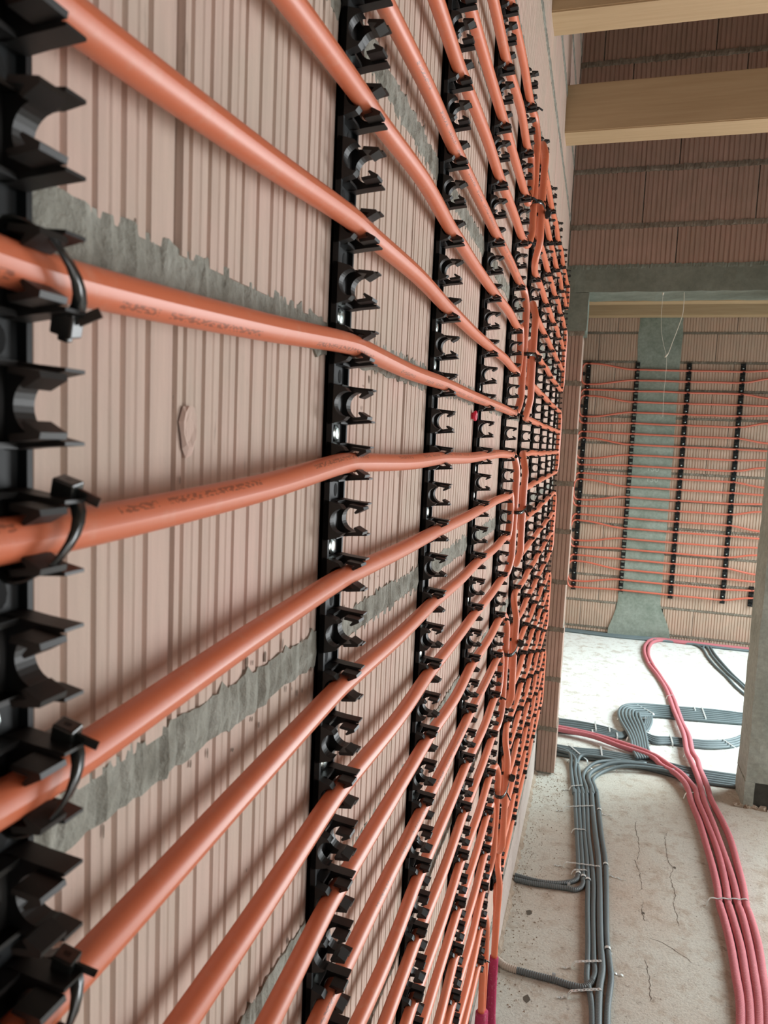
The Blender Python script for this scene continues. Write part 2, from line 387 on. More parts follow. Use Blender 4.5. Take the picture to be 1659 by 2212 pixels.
# jamb: one brick wide pier on the left of the doorway
JX = .105
pier = MB().box((-.01, FY+.012, FZ), (JX-.012, FY+FT-.005, .57)).build('trim_1', M_MORTAR); pier['kind'] = 'structure'
zj = [-1.80, -1.546, -1.268, -.995, -.736, -.466, -.212, .058, .307, .561]
def pier_brick(z0, z1, j):
    n = 5; x0, x1 = .004+j, JX+random.uniform(-.004, .003); p = (x1-x0)/n; prof = [(x0, 0)]
    for i in range(n):
        x = x0+i*p; prof += [(x+.001, -.0005)] if i == 0 else [(x-.0025, 0), (x-.0012, .004), (x+.0016, .004), (x+.003, 0)]
    prof += [(x1, 0)]; m = len(prof); zz = (z0+HM/2, z1-HM/2); V = [(x, FY+y, z) for z in zz for x, y in prof]
    F = [(i, i+1, m+i+1, m+i) for i in range(m-1)]
    V += [(x0, FY+FT, zz[0]), (x1, FY+FT, zz[0]), (x0, FY+FT, zz[1]), (x1, FY+FT, zz[1])]; a = 2*m
    F += [(m-1, a+1, a+3, 2*m-1), (a, 0, m, a+2), (a+1, a, a+2, a+3), tuple([a, a+1]+list(range(m-1, -1, -1))), tuple([a+2]+list(range(m, 2*m))+[a+3])]
    return mesh('brick', V, F, M_BRICK2, pier)
for z0, z1 in zip(zj[:-1], zj[1:]): pier_brick(z0, z1, random.uniform(0, .006))
for i, z in enumerate(zj[1:]): mortar(pier, (0, FY), (JX+.004, FY), z, HM, (0, -1), M_MORTAR2, seed=90+i, proud=.002)
for i, z in enumerate(zj[1:-1]):
    MB().box((JX-.02, FY+.004, z-.010), (JX-.003+random.uniform(-.003, .002), FY+FT, z+.010)).build('mortar_joint', M_MORTAR, pier)
# rough concrete lintel with its left return
def rough_block(name, a, b, m, parent=None, seg=.05, amp=.003, seed=5, kind='structure'):
    bm = bmesh.new(); bmesh.ops.create_cube(bm, size=1)
    for v in bm.verts: v.co = Vector([a[i]+(v.co[i]+.5)*(b[i]-a[i]) for i in range(3)])
    for ax in range(3):
        n = int((b[ax]-a[ax])/seg)
        for k in range(1, max(1, n)):
            no = [0, 0, 0]; no[ax] = 1; co = [0, 0, 0]; co[ax] = a[ax]+(b[ax]-a[ax])*k/n
            bmesh.ops.bisect_plane(bm, geom=bm.verts[:]+bm.edges[:]+bm.faces[:], plane_co=co, plane_no=no)
    rr = random.Random(seed)
    for v in bm.verts: v.co += Vector((rr.uniform(-amp, amp), rr.uniform(-amp, amp), rr.uniform(-amp, amp)))
    me = bpy.data.meshes.new(name); bm.to_mesh(me); bm.free(); me.materials.append(m)
    o = bpy.data.objects.new(name, me); COL.objects.link(o); o.parent = parent
    if kind and not parent: o['kind'] = kind
    return o
lin = rough_block('trim_2', (-.005, FY-.004, .765), (3.5, FY+FT+.002, .883), M_CONC, seed=1, amp=.0022)
rough_block('lintel_return', (.0, FY-.003, .572), (JX+.012, FY+FT, .764), M_CONC, lin, seed=2, amp=.002)
# concrete pillar on the right of the doorway, its foot a darker block
pil = rough_block('trim_3', (1.05, FY-.0, -1.665), (1.85, FY+FT-.01, .764), M_CONC2, seed=3, amp=.0025)
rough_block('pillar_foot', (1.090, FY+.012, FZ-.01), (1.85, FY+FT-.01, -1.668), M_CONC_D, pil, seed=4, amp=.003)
rough_block('pillar_edge', (1.046, FY-.002, FZ-.01), (1.092, FY+FT-.02, -1.664), M_CONC2, pil, seed=6, amp=.002)
rough_block('mortar_smear', (1.0, FY-.012, FZ-.005), (1.16, FY+.002, FZ+.014), M_SAND, pil, seed=8, amp=.007, seg=.012)
# ---------------- remaining shell of the near room (outside the frame)
def opening_wall(name, x0, x1, y0, y1, axis, op, m=M_BRICK):
    """a wall slab with one rectangular opening; op=(a0,a1,z0,z1)"""
    a0, a1, z0, z1 = op; b = MB()
    if axis == 'y':
        b.box((x0, y0, FZ-.01), (x1, a0, TOP+.2)).box((x0, a1, FZ-.01), (x1, y1, TOP+.2)).box((x0, a0, FZ-.01), (x1, a1, z0)).box((x0, a0, z1), (x1, a1, TOP+.2))
    else:
        b.box((x0, y0, FZ-.01), (a0, y1, TOP+.2)).box((a1, y0, FZ-.01), (x1, y1, TOP+.2)).box((a0, y0, z1), (a1, y1, TOP+.2))
        if z0 > FZ: b.box((a0, y0, FZ-.01), (a1, y1, z0))
    o = b.build(name, m); o['kind'] = 'structure'; return o
M_PLAIN = rough_mat('plain_brickwork', [(.3, (.36, .24, .18)), (.7, (.46, .33, .26))], 7, .3, .003)
opening_wall('wall_right', 3.7, 3.95, -2.0, FY+FT, 'y', (.0, 2.3, -.95, .65), M_PLAIN)
opening_wall('wall_back', -.25, 3.95, -2.1, -1.9, 'x', (1.2, 2.6, FZ, .5), M_PLAIN)
ce = MB().box((-.3, -2.1, TOP), (4.0, 8.0, TOP+.12)).build('ceiling', M_ROOF); ce['kind'] = 'structure'
# ---------------- next room
wn = MB().box((-.35, FY+FT+.0, FZ-.01), (-.1, GY+.2, TOP)).build('wall_next_left', M_PLAIN); wn['kind'] = 'structure'
opening_wall('wall_next_right', 3.3, 3.5, FY+FT, GY+.2, 'y', (4.7, 6.8, -1.7, 1.2), M_PLAIN)
wg = MB().box((-.35, GY+.022, FZ-.01), (3.5, GY+.25, TOP)).build('wall_far', M_MORTAR); wg['kind'] = 'structure'
zg = [-1.80, -1.753, -1.495, -1.238, -.983, -.735, -.472, -.220, .039, .292, .546, .803, 1.07, 1.33, 1.59, 1.85]
CX0, CX1 = .507, .868
def cskip(b0, b1, z0, z1):
    a, b = CX0-.002, CX1+.002
    if z1 < -1.47: a, b = CX0-.03, CX1+.035
    out = []
    if b0 < a: out.append((b0, min(b1, a)))
    if b1 > b: out.append((max(b0, b), b1))
    return out
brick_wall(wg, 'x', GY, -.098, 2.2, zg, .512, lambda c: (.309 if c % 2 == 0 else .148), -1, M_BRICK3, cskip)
for i, z in enumerate(zg[1:]):
    mortar(wg, (-.09, GY), (CX0-.01, GY), z, HM-.006, (0, -1), M_MORTAR2, seed=120+i, proud=.002)
    mortar(wg, (CX1+.01, GY), (2.2, GY), z, HM-.006, (0, -1), M_MORTAR2, seed=150+i, proud=.002)
# cast column in the far wall, spreading at its foot
def ribboned_column():
    prof = []
    rr = random.Random(4)
    lv = [-1.80, -1.74, -1.66, -1.56, -1.49]+[-1.45+.1*i for i in range(34)]
    V = []; F = []; nx = 8
    for z in lv:
        f = max(0, min(1, (-1.47-z)/.28)); a = CX0-.012-f*.075+rr.uniform(-.006, .006); b = CX1+.008+f*.11+rr.uniform(-.006, .006)
        for i in range(nx+1):
            V.append((a+(b-a)*i/nx, GY-.006-.004*math.sin(math.pi*i/nx)+rr.uniform(-.0008, .0008)-.012*f, z))
        V.append((b, GY+.02, z)); V.append((a, GY+.02, z))
    k = nx+3
    for j in range(len(lv)-1):
        for i in range(k): F.append((j*k+i, j*k+(i+1) % k, (j+1)*k+(i+1) % k, (j+1)*k+i))
    return mesh('concrete_column', V, F, M_COL, wg)
ribboned_column()
for i, txt in enumerate(['150', '130']):
    cu = bpy.data.curves.new('chalk_writing', 'FONT'); cu.body = txt; cu.size = .075; cu.extrude = .0003
    o = bpy.data.objects.new('chalk_writing', cu); COL.objects.link(o); o.rotation_euler = (R(90), R(3), 0); o.location = (.655, GY-.0105, -.205-.10*i)
    cu.materials.append(M_CHALK); o.parent = wg
# ------------------------------------------------------------------ timber beams
def beam(x0, x1, y0, y1, z0, z1, label, seed):
    bm = bmesh.new(); bmesh.ops.create_cube(bm, size=1)
    for v in bm.verts: v.co = Vector(((v.co.x)*(x1-x0), v.co.y*(y1-y0), (v.co.z+.5)*(z1-z0)))
    bmesh.ops.bevel(bm, geom=bm.edges[:], offset=.004, segments=2, affect='EDGES')
    me = bpy.data.meshes.new('wooden_beam'); bm.to_mesh(me); bm.free(); me.materials.append(M_WOOD)
    o = bpy.data.objects.new('wooden_beam', me); COL.objects.link(o); o.location = ((x0+x1)/2, (y0+y1)/2, z0)
    return tag(o, label, 'beam', 'planed timber ceiling beams')
beam(-.02, 3.75, 3.17, 3.31, 1.243, 1.428, 'planed timber beam crossing just in front of the brick wall above the doorway', 1)
beam(-.02, 3.75, 2.32, 2.455, 1.246, 1.43, 'planed timber beam cut by the top edge of the photo', 2)
for i, yy in enumerate((1.47, .62, -.23, -1.08)):
    beam(-.02, 3.75, yy, yy+.135, 1.245, 1.43, 'timber ceiling beam overhead, out of the picture', 3)
beam(-.1, 3.3, 6.50, 6.64, 1.200, 1.39, 'timber beam of the next room seen right under the lintel', 5)
beam(-.1, 3.3, 7.17, 7.31, 1.205, 1.39, 'timber beam of the next room lying against the far wall', 6)
beam(-.1, 3.3, 5.75, 5.89, 1.165, 1.36, 'timber beam of the next room hidden above the lintel', 7)
# ------------------------------------------------------------------ clip rails
PX = .0205; PR = .0088; RI = .0108
def arc(cx, cz, r, a0, a1, n): return [(cx+r*math.cos(R(a0+(a1-a0)*i/n)), cz+r*math.sin(R(a0+(a1-a0)*i/n))) for i in range(n+1)]
def clip_mesh(full=True):
    """one snap-in pipe clip, opening to +x, y from 0 to .042, centre at z=0"""
    b = MB(); ns = 16 if full else 8
    # near saddle web with a half round cut-out
    def saddle(y0, y1, top, tips=False):
        for sgn in (1, -1):
            oo = [(.003, .0180), (.0095, .0166), (top, .0132), (top+.001, .0106)]
            ii = arc(PX, 0, RI, 180, 97, ns//2)
            if tips:
                oo = [(.003, .0180), (.018, .0160), (.0345, .0146)]
                ii = arc(PX+.0015, 0, .0115, 180, 78, ns//2)+[(.0345, .0132)]
            O = [(.003, 0)]+[(.003, .0165*.6)]+oo
            m_ = len(ii); O2 = []
            # resample the outer line to the same count
            Ls = [0]
            for p, q in zip(O[:-1], O[1:]): Ls.append(Ls[-1]+math.hypot(q[0]-p[0], q[1]-p[1]))
            for k in range(m_):
                s = Ls[-1]*k/(m_-1); j = max(i for i in range(len(Ls)-1) if Ls[i] <= s+1e-9); f = (s-Ls[j])/(Ls[j+1]-Ls[j])
                O2.append((O[j][0]+(O[j+1][0]-O[j][0])*f, O[j][1]+(O[j+1][1]-O[j][1])*f))
            for k in range(m_-1):
                q = [O2[k], O2[k+1], ii[k+1], ii[k]]
                q = [(x, z*sgn) for x, z in q]
                if sgn > 0: q = q[::-1]
                b.prism(q, y0, y1)
    saddle(0, .0095, .0205); saddle(.0285, .0395, .0205, True)
    # floor between the two webs
    b.box((.002, .0095, -.0150), (.0070, .0285, .0150))
    for s in (-1, 1): b.box((.002, .0095, s*.0155-.0012), (.0130, .0285, s*.0155+.0012))
    # hooked arms on the middle web
    for s in (1, -1):
        q = [(.0205, .0112), (.0288, .0100), (.0262, .0068), (.0276, .0057), (.0352, .0098), (.0346, .0122), (.0215, .0138)]
        parts = [[q[0], q[1], q[5], q[6]], [q[1], q[2], q[3]], [q[1], q[3], q[4], q[5]]]
        for p in parts:
            p = [(x, z*s) for x, z in p]
            if s < 0: p = p[::-1]
            b.prism(p, .0150, .0290)
    return b
clip_src = clip_mesh().build('clip', M_BLACK); CLIP = clip_src.data; bpy.data.objects.remove(clip_src)
clip_srcf = clip_mesh(False).build('clip', M_BLACK); CLIPF = clip_srcf.data; bpy.data.objects.remove(clip_srcf)
def new(name, me, parent, loc, rot=(0, 0, 0)):
    o = bpy.data.objects.new(name, me); COL.objects.link(o); o.parent = parent; o.location = loc; o.rotation_euler = rot; return o
sb = MB(); n = 10
for (x0, r0), (x1, r1) in zip([(0, .0076), (.0016, .0074), (.0032, .005)], [(.0016, .0074), (.0032, .005), (.0037, .0018)]):
    sb.add([(x0, r0*math.cos(2*math.pi*i/n), r0*math.sin(2*math.pi*i/n)) for i in range(n)]+[(x1, r1*math.cos(2*math.pi*i/n), r1*math.sin(2*math.pi*i/n)) for i in range(n)],
           [(i, (i+1) % n, n+(i+1) % n, n+i) for i in range(n)]+([tuple(range(n, 2*n))] if x1 > .003 else []))
so = sb.build('screw', M_STEEL, None, True); SCREW = so.data; bpy.data.objects.remove(so)
db = MB().add([(0, .0042*math.cos(2*math.pi*i/10), .006*math.sin(2*math.pi*i/10)) for i in range(10)], [tuple(range(10))])
so = db.build('screw_hole', M_DARK); HOLE = so.data; bpy.data.objects.remove(so)
def base_strip(z0, z1, w=.042):
    """channel shaped base: floor, two side flanges and rungs beside every recess"""
    b = MB().box((.0003, 0, z0), (.0035, w, z1)).box((.0003, 0, z0), (.0085, .0035, z1)).box((.0003, w-.003, z0), (.0075, w, z1))
    return b
def clip_rail(y, k0, k1, dz, label, group, clip_me=None, screws=True, rot=0, loc=None, per=1.0, seed=0):
    """k in steps of half a row (5 cm); y is the near face of the clips"""
    rr = random.Random(seed); z0 = (k0*.05-.021)*per+dz; z1 = (k1*.05+.021)*per+dz
    e = empty('clip_rail', loc or (0, y, 0), rot); tag(e, label, 'clip rail', group)
    e.rotation_euler = (0, 0, rot)
    base_strip(z0, z1).build('rail_base', M_BLACKP, e)
    for k in range(k0, k1+1):
        new('clip', clip_me or CLIP, e, (0, 0, k*.05*per+dz))
        if k < k1 and screws:
            zc = (k+.5)*.05*per+dz
            q = rr.random()
            if k % 4 == 1 or q < .08: new('screw', SCREW, e, (.0036, .020, zc))
            elif k % 2 == 0:
                new('screw_hole', HOLE, e, (.0038, .012, zc)); new('screw_hole', HOLE, e, (.0038, .028, zc))
            else: new('screw_hole', HOLE, e, (.0038, .020, zc))
    return e
YR = [.204, .588, .963, 1.350, 1.738, 2.118, 2.500, 2.883, 3.266, 3.649]
names = ['black pipe clip rail nearest the camera, blurred at the left edge of the photo',
 'black pipe clip rail sharp and large, second from the left edge',
 'black pipe clip rail third from the left edge, half way along the pipe panel',
 'black pipe clip rail fourth from the left, with the small red plug beside it',
 'black clip rail ending the left pipe panel, where its pipes turn back',
 'black clip rail just behind the tied pipe bends, first rail of the right panel',
 'black clip rail second in the right pipe panel, short way past the tied bends',
 'black clip rail third in the right pipe panel, middle one of its five',
 'black clip rail next to last before the brick door jamb',
 'black clip rail last on the wall, right beside the brick door jamb']
for i, y in enumerate(YR):
    clip_rail(y, -27, 16, -.022 if i == 0 else 0, names[i], 'clip rails on the left wall', clip_me=CLIP if i < 6 else CLIPF, seed=i, screws=i < 7)
# ------------------------------------------------------------------ heating pipes
rowz = [(.1*k+.05) for k in range(7, -15, -1)]        # 22 rows, top to bottom: 0.75 ... -1.35
assert len(rowz) == 22
rp = random.Random(11)
def rail_mid(i): return YR[i]+.021
def row_points(idx, rails, z, zoff):
    P = []
    for a, i in enumerate(rails):
        y = rail_mid(i); zz = z+zoff.get(i, 0)
        P.append((PX, y-.018, zz)); P.append((PX, y+.018, zz))
        if a < len(rails)-1:
            yn = rail_mid(rails[a+1]); zn = z+zoff.get(rails[a+1], 0)
            P.append((PX+rp.uniform(0, .004), (y+yn)/2, (zz+zn)/2+rp.uniform(-.003, .003)))
    return P
def pipe_mesh(name, P, parent, m, step=.012, n=14, r=PR):
    return tube(name, smooth_path(P, step), r, m, parent, n, True)
# left panel: rows run from beyond the left edge to rail 4
pl = tag(empty('heating_pipe', (0, 0, 0)), 'long orange heating pipe looping through the five clip rails nearest the camera', 'pipe')
rowsL = []
for i, z in enumerate(rowz):
    pts = [(PX, -1.15, z), (PX+.003, -.75, z+rp.uniform(-.006, .006)), (PX, -.35, z-.01)]+row_points(i, [0, 1, 2, 3, 4], z, {0: -.022})
    m = M_PIPEP if i in (7, 4) else M_PIPEU if i in (8, 13) else M_PIPE
    pipe_mesh('pipe_run', pts, pl, m)
def bend_pts(z0, z1, y0, x0, d, yb, xb, r):
    """hairpin from (y0,z0) to (y0,z1); d=+1 bulges towards +y; yb: extreme y; xb: stand-off in the middle"""
    zm = (z0+z1)/2; h = abs(z0-z1)/2; s = 1 if z0 > z1 else -1
    P = [(x0, y0, z0), (x0, y0+d*.012, z0)]
    if h < .08:
        P += [(x0+(xb-x0)*.6, y0+d*abs(yb-y0)*.62, z0+s*.004), (xb, yb-d*.006, z0-s*h*.45), (xb, yb, zm), (xb, yb-d*.006, z1+s*h*.45), (x0+(xb-x0)*.6, y0+d*abs(yb-y0)*.62, z1-s*.004)]
    else:
        P += [(x0+(xb-x0)*.5, yb-d*r*.55, z0-s*r*.12), (xb, yb-d*r*.08, z0-s*r*.75), (xb, yb, z0-s*(r*1.35)), (xb, yb+d*.002, zm), (xb, yb, z1+s*(r*1.35)), (xb, yb-d*r*.08, z1+s*r*.75), (x0+(xb-x0)*.5, yb-d*r*.55, z1+s*r*.12)]
    P += [(x0, y0+d*.012, z1), (x0, y0, z1)]
    return P
yL = rail_mid(4)+.018
for q in range(5):
    a = q*4
    jig = [.012, -.004, .006, .0, .01][q]
    pipe_mesh('pipe_bend', bend_pts(rowz[a], rowz[a+3], yL, PX, 1, 1.862+jig, .030, .055), pl, M_PIPE, .008)
    pipe_mesh('pipe_bend', bend_pts(rowz[a+1], rowz[a+2], yL, PX, 1, 1.835+jig*.5, .024, .045), pl, M_PIPE, .006)
for k, (yy, a) in enumerate(((1.83, 20), (1.80, 21))):
    z = rowz[a]
    pipe_mesh('pipe_bend', [(PX, yL, z), (PX, yL+.01, z), (PX+.004, yy-.012, z-.006), (PX+.008, yy, z-.045), (PX+.010, yy-.004, z-.10), (PX+.012, yy-.01, -1.52 if k == 0 else -1.50)], pl, M_PIPE, .008)
# left ends, out of the picture
for q in range(5):
    a = q*4+2
    if a+3 < 22:
        pipe_mesh('pipe_bend', bend_pts(rowz[a], rowz[a+3], -1.15, PX, -1, -1.26, .024, .055), pl, M_PIPE, .012)
        pipe_mesh('pipe_bend', bend_pts(rowz[a+1], rowz[a+2], -1.15, PX, -1, -1.21, .024, .045), pl, M_PIPE, .012)
pipe_mesh('pipe_bend', bend_pts(rowz[0], rowz[1], -1.15, PX, -1, -1.21, .024, .045), pl, M_PIPE, .012)
# right panel
pr = tag(empty('heating_pipe', (0, 0, 0)), 'orange heating pipe looping through the five far clip rails up to the door jamb', 'pipe')
# far rows sag a little towards the bends, as in the photograph
for i, z in enumerate(rowz):
    pts = row_points(i, [5, 6, 7, 8, 9], z, {})
    pipe_mesh('pipe_run', pts, pr, M_PIPE, .015, 12)
yA = rail_mid(5)-.018; yB = rail_mid(9)+.018
for q in range(5):
    a = q*4; jig = [.0, .010, -.006, .004, .012][q]
    pipe_mesh('pipe_bend', bend_pts(rowz[a], rowz[a+3]-(.03 if q == 4 else 0), yA, PX, -1, 1.955+jig, .043, .06), pr, M_PIPE, .008)
    pipe_mesh('pipe_bend', bend_pts(rowz[a+1], rowz[a+2], yA, PX, -1, 2.015+jig*.5, .032, .05), pr, M_PIPE, .006)
for k, (yy, a) in enumerate(((2.03, 20), (2.06, 21))):
    z = rowz[a]
    if k == 0: P = [(PX, yA, z), (PX, yA-.01, z), (PX+.008, yy+.012, z-.004), (PX+.016, yy, z-.04), (PX+.016, yy-.012, z-.12), (PX+.016, yy-.02, -1.50)]
    else: P = [(PX, yA, z), (PX, yA-.01, z), (PX+.004, yy+.01, z-.006), (PX+.008, yy+.0, z-.04), (PX+.010, yy-.01, z-.1), (PX+.012, yy-.02, -1.52)]
    pipe_mesh('pipe_bend', P, pr, M_PIPE, .008)
for q in range(-1, 5):
    a = q*4+2
    if q >= 0: pipe_mesh('pipe_bend', bend_pts(rowz[a], rowz[a+3], yB, PX, 1, 3.775, .026, .05), pr, M_PIPE, .01)
    if q >= 0: pipe_mesh('pipe_bend', bend_pts(rowz[a+1], rowz[a+2], yB, PX, 1, 3.745, .024, .04), pr, M_PIPE, .01)
pipe_mesh('pipe_bend', bend_pts(rowz[0], rowz[1], yB, PX, 1, 3.745, .024, .04), pr, M_PIPE, .01)
# magenta foam sleeves taking the pipe ends down to the floor
def sleeve(P, r, label):
    o = tube('foam_sleeve', smooth_path(P, .01), r, M_MAG, None, 14); return tag(o, label, 'pipe sleeve', 'magenta foam sleeves at the wall foot')
sleeve([(.0365, 2.008, -1.50), (.037, 2.004, -1.60), (.042, 1.995, -1.70), (.06, 1.97, -1.782), (.11, 1.93, -1.786)], .0125, 'slim magenta foam sleeve on the outer pipe end, against the pale wall base')
sleeve([(.033, 2.038, -1.52), (.030, 2.035, -1.62), (.032, 2.03, -1.72), (.045, 2.01, -1.784), (.09, 2.0, -1.786)], .0125, 'magenta foam sleeve tucked between the outer sleeve and the wall')
sleeve([(.033, 1.82, -1.52), (.034, 1.815, -1.60), (.036, 1.80, -1.70), (.05, 1.77, -1.782), (.09, 1.73, -1.786)], .015, 'thick magenta foam sleeve under the last clip of the left panel')
sleeve([(.033, 1.79, -1.50), (.032, 1.775, -1.60), (.033, 1.75, -1.70), (.045, 1.71, -1.782), (.08, 1.68, -1.786)], .015, 'dark magenta foam sleeve lowest at the bottom edge of the photo')
# ------------------------------------------------------------------ cable ties
def strap_loop(pts, w, th, axis):
    """closed flat band through pts; axis: width direction"""
    n = len(pts); ax = Vector(axis).normalized(); c = sum((Vector(p) for p in pts), Vector())/n; V = []; F = []
    for p in pts:
        p = Vector(p); o_ = (p-c); o_ -= ax*o_.dot(ax); o_.normalize()
        for k, s in ((0, -1), (th, -1), (th, 1), (0, 1)): V.append(p+o_*k+ax*(s*w/2))
    for i in range(n):
        j = (i+1) % n
        for a in range(4): b = (a+1) % 4; F.append((i*4+a, j*4+a, j*4+b, i*4+b))
    return V, F
def cable_tie(c, axis, loop, label, group, w=.0045, head=None, hs=.0055, tail=None):
    e = empty('cable_tie', c); tag(e, label, 'cable tie', group)
    V, F = strap_loop(loop, w, .0012, axis); mesh('strap', V, F, M_TIE, e, True)
    if head is not None:
        b = MB().box((-hs, -hs*.8, -hs), (hs, hs*.8, hs)).box((-hs*.5, -hs*.4, -hs*1.5), (hs*.5, hs*.4, hs)); o = b.build('tie_head', M_TIE, e); o.location = head; o.rotation_euler = (.2, .3, .1)
        bv = o.modifiers.new('bevel', 'BEVEL'); bv.width = .0008; bv.segments = 2
    if tail is not None:
        a, b_ = Vector(tail[0]), Vector(tail[1]); d = (b_-a).normalized(); s = d.cross(Vector((0, 1, 0.2))).normalized()*.002; t = d.cross(s).normalized()*.0006
        V = [a+s+t, a-s+t, a-s-t, a+s-t, b_+s+t, b_-s+t, b_-s-t, b_+s-t]; mesh('tie_tail', V, [(0,3,2,1),(4,5,6,7),(0,1,5,4),(1,2,6,5),(2,3,7,6),(3,0,4,7)], M_TIE, e)
    return e
def ring(rx, rz, tilt=0, n=22, off=(0, 0, 0)):
    return [(off[0]+rx*math.cos(2*math.pi*i/n), off[1]+tilt*math.sin(2*math.pi*i/n), off[2]+rz*math.sin(2*math.pi*i/n)) for i in range(n)]
yt = YR[0]+.034
for k, (z, s, lab) in enumerate([(.028, -1, 'black cable tie on the blurred nearest rail, its head hanging under the upper printed pipe'),
        (-.072, 1, 'black cable tie on the blurred nearest rail, its head above the lower printed pipe'),
        (-.172, 1, 'black cable tie on the nearest rail, third from the top, above the mortar joint'),
        (-.272, 1, 'black cable tie cut off at the bottom left corner of the photo')]):
    cable_tie((PX, yt-.003, z), (0, 1, .25*s), ring(.0150, .0150, .012*s), lab, 'cable ties on the nearest rail', .0075, (.006, .008, .0175*s), .0048, ((.011, .008, .017*s), (.019, .011, .013*s)))
for k, (yy, z, lab) in enumerate([(1.905, .56, 'black cable tie binding the topmost facing pipe bends'), (1.905, .20, 'black cable tie binding the facing pipe bends, second from the top'),
        (1.905, -.19, 'black cable tie binding the facing pipe bends, at the middle height'), (1.905, -.555, 'black cable tie binding the facing pipe bends, second from the bottom'),
        (1.91, -.935, 'black cable tie binding the lowest facing pipe bends')]):
    n = 28; loop = []
    for i in range(n):
        a = 2*math.pi*i/n; cx_, sx_ = math.cos(a), math.sin(a)
        loop.append((.013+math.copysign(abs(sx_)**.7, sx_)*.0165*1.0+ (.008 if cx_ > 0 else 0)*abs(cx_)*0, math.copysign(abs(cx_)**.6, cx_)*.064, .004*cx_))
    cable_tie((.0245, yy, z), (0, 0, 1), loop, lab, 'cable ties on the pipe bends', .009, (.034, .052, .0), .0075, ((.032, -.045, .002), (.043, -.055, -.012)))
# small ties holding pipe ends in the last clips of both panels
for k, (yy, z) in enumerate([(1.785, rowz[2]), (1.785, rowz[3]), (1.785, rowz[7]), (1.785, rowz[8]), (1.785, rowz[12]), (1.785, rowz[14]), (1.785, rowz[21]), (1.785, rowz[0])]):
    lab = ['third', 'fourth', 'eighth', 'ninth', 'thirteenth', 'fifteenth', 'lowest', 'top'][k]
    cable_tie((PX, yy, z), (0, 1, 0), ring(.0118, .0118), 'small black cable tie on the %s pipe row where the left panel turns back' % lab, 'small ties at the end of the left panel', .003, (.0145, .002, -.004), .0032, ((.016, .002, -.002), (.026, .006, -.008)))
# red plug between two rails
pg = tag(empty('wall_plug', (0.001, 1.327, .022)), 'small red plastic ring plug in the wall left of the fourth clip rail', 'plug')
V, F, uv = tube_geo([(.006+.0*i, .0065*math.cos(2*math.pi*i/20), .0065*math.sin(2*math.pi*i/20)) for i in range(21)], .0032, 8, False); mesh('plug_rim', V, F, M_REDP, pg, True)
V, F, uv = tube_geo([(-.004, 0, 0), (.004, 0, 0)], .006, 12); mesh('plug_body', V, F, M_REDP, pg, True)
# ------------------------------------------------------------------ far wall panel
FR = [(.065, 0), (.507, 0), (.957, 0), (1.410, 0)]
fz = [.731-.0995*i for i in range(22)]
fl_names = ['black clip rail on the far wall, leftmost beside the pipe bends', 'black clip rail on the far wall at the left edge of the grey column',
            'black clip rail on the far wall just right of the grey column', 'black clip rail on the far wall, rightmost of the four long ones']
for i, (x, _) in enumerate(FR):
    k0, k1 = -22*2+1, 1
    e = empty('clip_rail', (x-.021, GY, 0), -math.pi/2); tag(e, fl_names[i], 'clip rail', 'clip rails on the far wall')
    zt, zb = (.80, -1.40)
    base_strip(zb, zt).build('rail_base', M_BLACKP, e)
    for k in range(-1, 44):
        z = .731-.04975*k
        if z > zb+.01 and z < zt: new('clip', CLIPF, e, (0, 0, z))
        if k % 2 == 0: new('screw', SCREW, e, (.0036, .021, z+.025 if z+.025 < zt else z))
e = empty('clip_rail', (1.625, GY, 0), -math.pi/2); tag(e, 'short black clip rail low on the far wall near the concrete pillar', 'clip rail', 'clip rails on the far wall')
base_strip(-1.40, -1.215).build('rail_base', M_BLACKP, e)
for z in (-1.24, -1.29, -1.34, -1.385): new('clip', CLIPF, e, (0, 0, z))
pf = tag(empty('heating_pipe', (0, 0, 0)), 'orange heating pipe looping across the far wall behind the doorway', 'pipe')
lo = {0: .052, 1: -.035, 2: .01, 3: .048, 4: -.05, 5: -.012}
FYp = GY-.0205
endsL = []
for i, z in enumerate(fz):
    # at the left rail the inner rows are spread outwards to ease the bend
    if i == 0: dl = .05
    elif i == 1: dl = -.043
    else: dl = {0: 0.006, 1: .046, 2: -.05, 3: -.012}[(i-2) % 4]
    dr = {0: .012, 1: -.04 if i > 1 else 0, 2: -.036, 3: .012}[(i-1) % 4] if False else {0: -.04, 1: -.008, 2: .008, 3: .04}[(i-2) % 4]
    P = [(FR[0][0]-.015, FYp, z+dl), (FR[0][0]+.02, FYp, z+dl), (FR[0][0]+.12, FYp-.004, z+dl*.9), (FR[0][0]+.30, FYp-.003, z+dl*.25), (FR[1][0]-.05, FYp, z), (FR[1][0]+.05, FYp, z),
         ((FR[1][0]+FR[2][0])/2, FYp-.004, z+rp.uniform(-.004, .002)), (FR[2][0]-.02, FYp, z-.004), (FR[2][0]+.02, FYp, z-.004), ((FR[2][0]+FR[3][0])/2, FYp-.004, z-.004), (FR[3][0]-.03, FYp, z-.005), (FR[3][0]+.05, FYp, z-.004+dr*.15), (1.62, FYp-.003, z+dr*.9), (1.80, FYp-.003, z+dr), (2.05, FYp, z+dr)]
    pipe_mesh('pipe_run', P, pf, M_PIPEF, .04, 8)
    endsL.append(z+dl)
